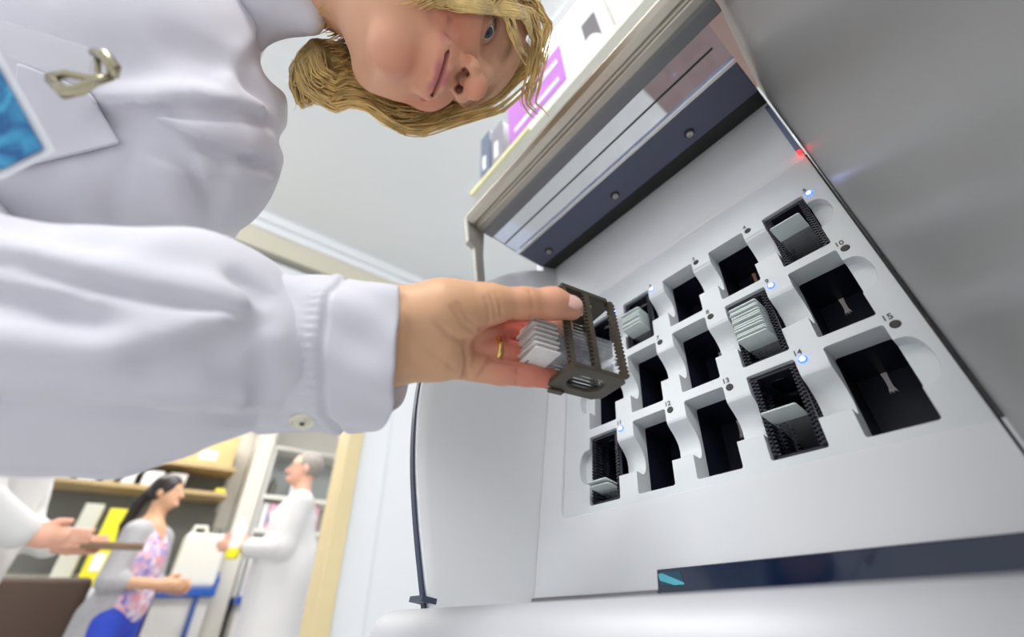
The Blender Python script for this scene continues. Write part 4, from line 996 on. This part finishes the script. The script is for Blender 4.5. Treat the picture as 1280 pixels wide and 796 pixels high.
for _ in range(260):
    c0 = HW((rng.uniform(-.01,.05), rng.uniform(-.05,.03), .132)); c1 = HW((rng.uniform(.082,.096), rng.uniform(-.01,.035), rng.uniform(.06,.10)))
    ex, ey = rng.uniform(520,655), rng.uniform(-14,10); ez = min(head_depth(ex,ey), .45)-rng.uniform(.002,.007); c2 = at(ex,ey,ez); c3 = at(ex-rng.uniform(5,30),ey+rng.uniform(-4,6),min(head_depth(ex-15,ey),.45)-.004)
    pts = [];
    for i in range(12):
        t_ = i/11; pts.append(c0*(1-t_)**3+3*c1*t_*(1-t_)**2+3*c2*t_*t_*(1-t_)+c3*t_**3)
    r0 = rng.uniform(.0007,.0014); tube(bm, pts, [r0*(1-.9*(i/11)**3) for i in range(12)], 5)
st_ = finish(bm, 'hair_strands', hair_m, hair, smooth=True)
#@@PART coat
# ---- lab coat: torso
f = Field((-.42,-.95,.70),(.16,-.28,1.42),.0036)
def E(px, py, z, rx, ry, rz, k=.02):
    f.ell(at(px,py,z), (rx,ry,rz), np.array([RT,UP,FW]).T, k)
E(60,130,.42,.20,.17,.13,.03); E(190,110,.40,.118,.125,.10,.04); E(270,175,.375,.048,.062,.06,.03); E(215,30,.42,.080,.085,.09,.03); E(228,240,.375,.045,.040,.05,.045); E(120,245,.43,.12,.09,.12,.05); E(322,212,.385,.012,.012,.02,.01); f.cap(at(358,82,.34),at(354,82,.56),.019,.026,.012,True); f.cap(at(362,178,.33),at(358,178,.56),.006,.009,.012,True); E(270,10,.46,.045,.045,.06,.02)
E(40,-60,.50,.22,.12,.16,.04)
def FP(px, py):   # point of the coat's front surface under this picture point
    r_ = ray(px,py); z = .12
    while z < .6:
        p = CAM+r_*z; ix = np.round((p-f.lo)/f.h).astype(int)
        if (ix >= 0).all() and (ix < f.n).all() and f.F[tuple(ix)] < 0: return p
        z += .002
    return CAM+r_*.4
FPc = {}
def fold(pts, amp, w): f.crease([FP(*p) for p in pts], amp, w)
folds = [([(128,146),(176,144),(239,138),(301,142),(340,154)],-.014,.0055),([(140,126),(200,124),(270,122),(325,132)],.006,.012),
 ([(176,146),(220,172),(283,193),(341,214)],-.013,.005),([(200,158),(250,168),(310,182)],.005,.010),
 ([(200,172),(236,207),(266,254)],-.009,.006),([(160,180),(150,230),(140,280)],-.006,.008),([(100,215),(110,280)],.005,.012),
 ([(143,151),(170,160),(205,181)],-.015,.007),([(215,215),(222,270)],.006,.010),([(250,215),(300,225),(330,225)],.005,.010),([(225,60),(290,80),(330,118)],-.007,.014),([(150,75),(220,85),(290,105)],-.005,.016),
 ([(330,45),(310,85),(318,110)],-.008,.008),([(290,100),(305,75),(340,55)],.006,.010),([(70,10),(75,50)],.003,.003),([(280,195),(270,240),(262,275)],-.004,.006)]
ff = [([FP(*p) for p in pts],a,w) for pts,a,w in folds]
for pts,a,w in ff: f.crease(pts,a*1.2,w)
V, Q = f.mesh(); coat = np_mesh('lab_coat', V, Q, coat_mat, woman, relax=2)
def FS(px, py, lift=.002): p = FP(px,py); return p-ray(px,py)/np.linalg.norm(ray(px,py))*lift
# breast pocket flap: curved patch on the surface
def patch(name, quad, nx, ny, lift, thick, m, parent):
    bm = bm_new(); g = []
    for a in range(ny+1):
        row = []
        for b in range(nx+1):
            s_, t_ = b/nx, a/ny; q = (np.array(quad[0])*(1-s_)+np.array(quad[1])*s_)*(1-t_)+(np.array(quad[3])*(1-s_)+np.array(quad[2])*s_)*t_
            row.append(bm.verts.new(Vector(FS(q[0],q[1],lift))))
        g.append(row)
    for a in range(ny):
        for b in range(nx): bm.faces.new([g[a][b],g[a][b+1],g[a+1][b+1],g[a+1][b]])
    for _ in range(6): bmesh.ops.smooth_vert(bm, verts=bm.verts, factor=.5, use_axis_x=True, use_axis_y=True, use_axis_z=True)
    o = finish(bm, name, m, parent, smooth=True); md = o.modifiers.new('s','SOLIDIFY'); md.thickness = thick; md.offset = 0; return o
patch('breast_pocket', [(20,70),(112,112),(160,180),(0,222)], 16, 16, .006, .0022, coat_mat, coat)
# collar: rolled stand around the neck
f = Field((-.25,-.55,1.05),(.2,-.2,1.45),.003)
def E2(px,py,z,rx,ry,rz,k=.01): f.ell(at(px,py,z),(rx,ry,rz),np.array([RT,UP,FW]).T,k)
f.chain([at(391,24,.400),at(372,8,.40),at(345,-5,.40),at(290,-20,.41)],[.0095,.022,.030,.036],k=.012)
f.chain([at(388,30,.400),at(366,22,.40),at(338,26,.405),at(315,50,.41)],[.007,.010,.012,.012],k=.010)
f.crease([at(345,40,.385),at(350,10,.375),at(340,-10,.37)],-.004,.004)
V, Q = f.mesh(); np_mesh('collar', V, Q, coat_mat, coat, relax=2)
# ---- sleeve
f = Field((-.45,-.85,.74),(.13,-.26,1.42),.0030)
def E3(px,py,z,r,k=.02): f.cap(at(px,py,z),at(px+1,py,z),r,r,k)
f.chain([at(-170,425,.185),at(-180,320,.27),at(-110,200,.37),at(50,95,.47)],[.060,.066,.072,.080],k=.02)
pts = [(-170,425,.185),(-40,424,.190),(90,433,.200),(190,437,.213),(265,436,.224),(335,443,.238)]
f.chain([at(*p) for p in pts],[.059,.0560,.0545,.0515,.0475,.0375],k=.012)
f.chain([at(160,345,.215),at(245,350,.222),at(300,362,.232)],[.018,.021,.019],k=.02)
f.chain([at(60,556,.195),at(150,562,.205),at(215,545,.215)],[.009,.009,.009],k=.015)
FPs = lambda L: [FP(*p) for p in L]
folds = [([(0,328),(90,350),(190,372),(300,392),(335,398)],-.0060,.0040),([(0,312),(90,332),(190,352),(290,372)],.0038,.0090),
 ([(0,345),(80,366),(150,392)],.0040,.0060),([(0,368),(60,385),(130,402)],-.0075,.0100),([(0,425),(80,425),(150,418)],.0035,.0110),
 ([(140,436),(200,424),(270,404),(330,388)],.0050,.0060),([(180,446),(240,432),(310,412)],-.0040,.0070),
 ([(0,497),(90,504),(180,511),(260,517),(332,523)],-.0045,.0040),([(0,484),(90,491),(180,497),(300,508)],.0038,.0070),
 ([(300,352),(322,366),(332,384)],-.0065,.0060),([(326,372),(324,420),(326,500)],-.0035,.0050),([(270,440),(300,470),(325,480)],-.0040,.0100),([(0,572),(90,583),(190,582),(250,562)],-.0018,.0030),([(20,275),(60,290),(110,300)],-.004,.012),([(130,300),(190,310)],.003,.014)]
ff = [(FPs(p),a,w) for p,a,w in folds]
for p,a,w in ff: f.crease(p,a*1.45,w*.95)
V, Q = f.mesh(); sleeve = np_mesh('sleeve', V, Q, coat_mat, coat, relax=2)
# ---- turned-back cuff: an open double-walled elliptical tube
bm = bm_new(); NT, NA_ = 64, 180
def cuff_pt(t_, a, off):
    # a: 0 = top, pi = bottom; front faces the camera
    px = 338+158*t_
    top = 343+14*t_**2; bot = 549-3*t_
    ca, sa = math.cos(a), math.sin(a)
    edge = 338+160 - 36*max(0,-ca)**5 + 16*max(0,sa)*(1-.5*max(0,-ca)) + 2*math.sin(a*3)
    px = 332+(edge-332)*t_
    z = .2375+.026*t_
    cy_ = (top+bot)/2; hh = (bot-top)/2*z/FPX+off
    d = .0340+off
    sq = 1-.10*max(0,-ca)
    wr = .0016*math.sin(a*5+t_*6)*t_+.0010*math.sin(a*9-t_*9)
    seam = .0010*math.exp(-((px-424)/5.)**2) - .0026*math.exp(-((px-433)/3.)**2)+.0008*math.exp(-((px-420)/8.)**2)*math.sin(a*60)
    hh += wr+seam; d += wr+seam
    c = at(px, cy_, z)
    return c + UP*ca*hh*sq - FW*math.sin(a)*d*(1 if math.sin(a) > 0 else .8) + RT*0
rings = []
for w_, off in ((0,0.),(1,-.0022)):
    for i in range(NT+1):
        t_ = i/NT if w_ == 0 else 1-i/NT
        o2 = off if not (w_ == 0 and i == NT) else -.0006
        rings.append([bm.verts.new(Vector(cuff_pt(t_, 2*PI*k/NA_, o2))) for k in range(NA_)])
for i in range(len(rings)-1):
    for k in range(NA_): bm.faces.new([rings[i][k],rings[i][(k+1)%NA_],rings[i+1][(k+1)%NA_],rings[i+1][k]])
for k in range(NA_): bm.faces.new([rings[-1][k],rings[-1][(k+1)%NA_],rings[0][(k+1)%NA_],rings[0][k]])
cuff = finish(bm, 'cuff', coat_mat, coat, smooth=True)
# snap button on the cuff
def cuff_front(px, py):
    best = None
    for v in cuff.data.vertices:
        d = np.array(v.co)-CAM; z = d@FW; q = (640+FPX*(d@RT)/z, 398-FPX*(d@UP)/z); e = (q[0]-px)**2+(q[1]-py)**2+z*4000
        if best is None or e < best[0]: best = (e, np.array(v.co), np.array(v.normal))
    return best
_, sp, sn = cuff_front(377,527)
if sn@(CAM-sp) < 0: sn = -sn
bm = bm_new(); lathe(bm, [(.0068,-.001),(.0066,.0008),(.0056,.0016),(.0046,.0010),(.0030,.0012),(.0026,.0020),(.0018,.0021)], sp, sn, 28); so = finish(bm, 'snap_button', snap_mat, cuff, smooth=False)
bm = bm_new(); lathe(bm, [(.0015,.0018),(.0014,.0024)], sp, sn, 14); finish(bm, 'snap_hole', dark_hole, so)

# ---- name badge clipped to the coat
bz = .205
badge = thing('name_badge', 'clear plastic badge holder with a blue card, metal clip on the coat at upper left', 'badge', at(0,140,bz))
clear = mat('badge_vinyl', (.93,.93,.95), .15, trans=.75, ior=1.2)
def slab(name, pts, z, th, m, parent, bev=.0004):
    bm = bm_new(); prism(bm, pts, lambda p: at(p[0],p[1],z+(p[2] if len(p) > 2 else 0)), lambda p: at(p[0],p[1],z+(p[2] if len(p) > 2 else 0)+th)); return finish(bm, name, m, parent, bev=bev)
card_m = mat('badge_card', (.02,.22,.48), .25)
nt = card_m.node_tree; b_ = nt.nodes['Principled BSDF']; tcn = nt.nodes.new('ShaderNodeTexCoord'); nz = nt.nodes.new('ShaderNodeTexNoise'); nz.inputs['Scale'].default_value = 45; nz.inputs['Distortion'].default_value = 1.5
cr = nt.nodes.new('ShaderNodeValToRGB'); nt.links.new(tcn.outputs['Object'], nz.inputs['Vector']); nt.links.new(nz.outputs['Fac'], cr.inputs['Fac']); cr.color_ramp.elements[0].position = .35; cr.color_ramp.elements[0].color = (.0,.10,.30,1); cr.color_ramp.elements[1].position = .68; cr.color_ramp.elements[1].color = (.05,.40,.66,1)
nt.links.new(cr.outputs['Color'], b_.inputs['Base Color'])
slab('badge_sleeve', [(-60,70),(-4,58),(70,190),(8,222),(-60,245)], bz+.0015, .0012, mat('badge_white',(.78,.78,.80),.3), badge)
slab('badge_card', [(-60,88),(-6,78),(54,186),(4,210),(-60,232)], bz, .0012, card_m, badge)
slab('badge_strap', [(-50,8),(10,28),(118,62),(112,98),(60,92),(-10,60),(-50,45)], bz+.004, .0008, clear, badge)
bm = bm_new()
tube(bm, [at(64,100,bz-.002),at(80,116,bz-.004),at(100,112,bz-.004),at(118,102,bz-.003),at(140,96,bz)],[.0026,.003,.0026,.0022,.0016],10)
tube(bm, [at(62,98,bz),at(84,92,bz),at(112,98,bz),at(140,97,bz)],[.0024,.0018,.0018,.0014],10)
tube(bm, [at(118,66,bz+.002),at(132,70,bz-.001),at(142,84,bz-.002),at(142,96,bz)],[.0024,.003,.003,.002],10)
tube(bm, [at(122,68,bz+.002),at(122,90,bz),at(128,100,bz)],.0014,8)
finish(bm, 'badge_clip', mat('clip_metal',(.42,.38,.26),.25,metal=1), badge, smooth=True)
#@@PART light
# ================================================================== light
w = bpy.data.worlds.new('world'); bpy.context.scene.world = w; w.use_nodes = True
bg = w.node_tree.nodes['Background']; bg.inputs['Color'].default_value = (.93,.95,1,1); bg.inputs['Strength'].default_value = .78
def area(name, loc, tgt, sx, sy, e, col=(1,1,1)):
    l = bpy.data.lights.new(name,'AREA'); l.shape = 'RECTANGLE'; l.size = sx; l.size_y = sy; l.energy = e; l.color = col
    o = bpy.data.objects.new(name, l); C.objects.link(o); o.location = loc; o.rotation_euler = (Vector(tgt)-Vector(loc)).to_track_quat('-Z','Y').to_euler(); return o
area('lamp_main', (.9,-1.2,2.55), (.0,-.1,1.0), .9, .6, 34)
area('lamp_shelf', (.08,.5,2.56), (.08,.5,0), .6, .6, 8)
area('lamp_back', (-2.6,.15,2.55), (-2.6,.15,0), .6, 1.4, 13)
area('lamp_back_left', (-3.6,-.6,2.55), (-3.6,-.6,0), .6, 1.0, 11)
area('lamp_doorway', (-1.2,-1.6,2.55), (-1.5,-.2,1.0), .6, .6, 14)
sc = bpy.context.scene
sc.view_settings.view_transform = 'Standard'; sc.view_settings.look = 'None'; sc.view_settings.exposure = .25; sc.view_settings.gamma = 1; sc.view_settings.use_curve_mapping = False
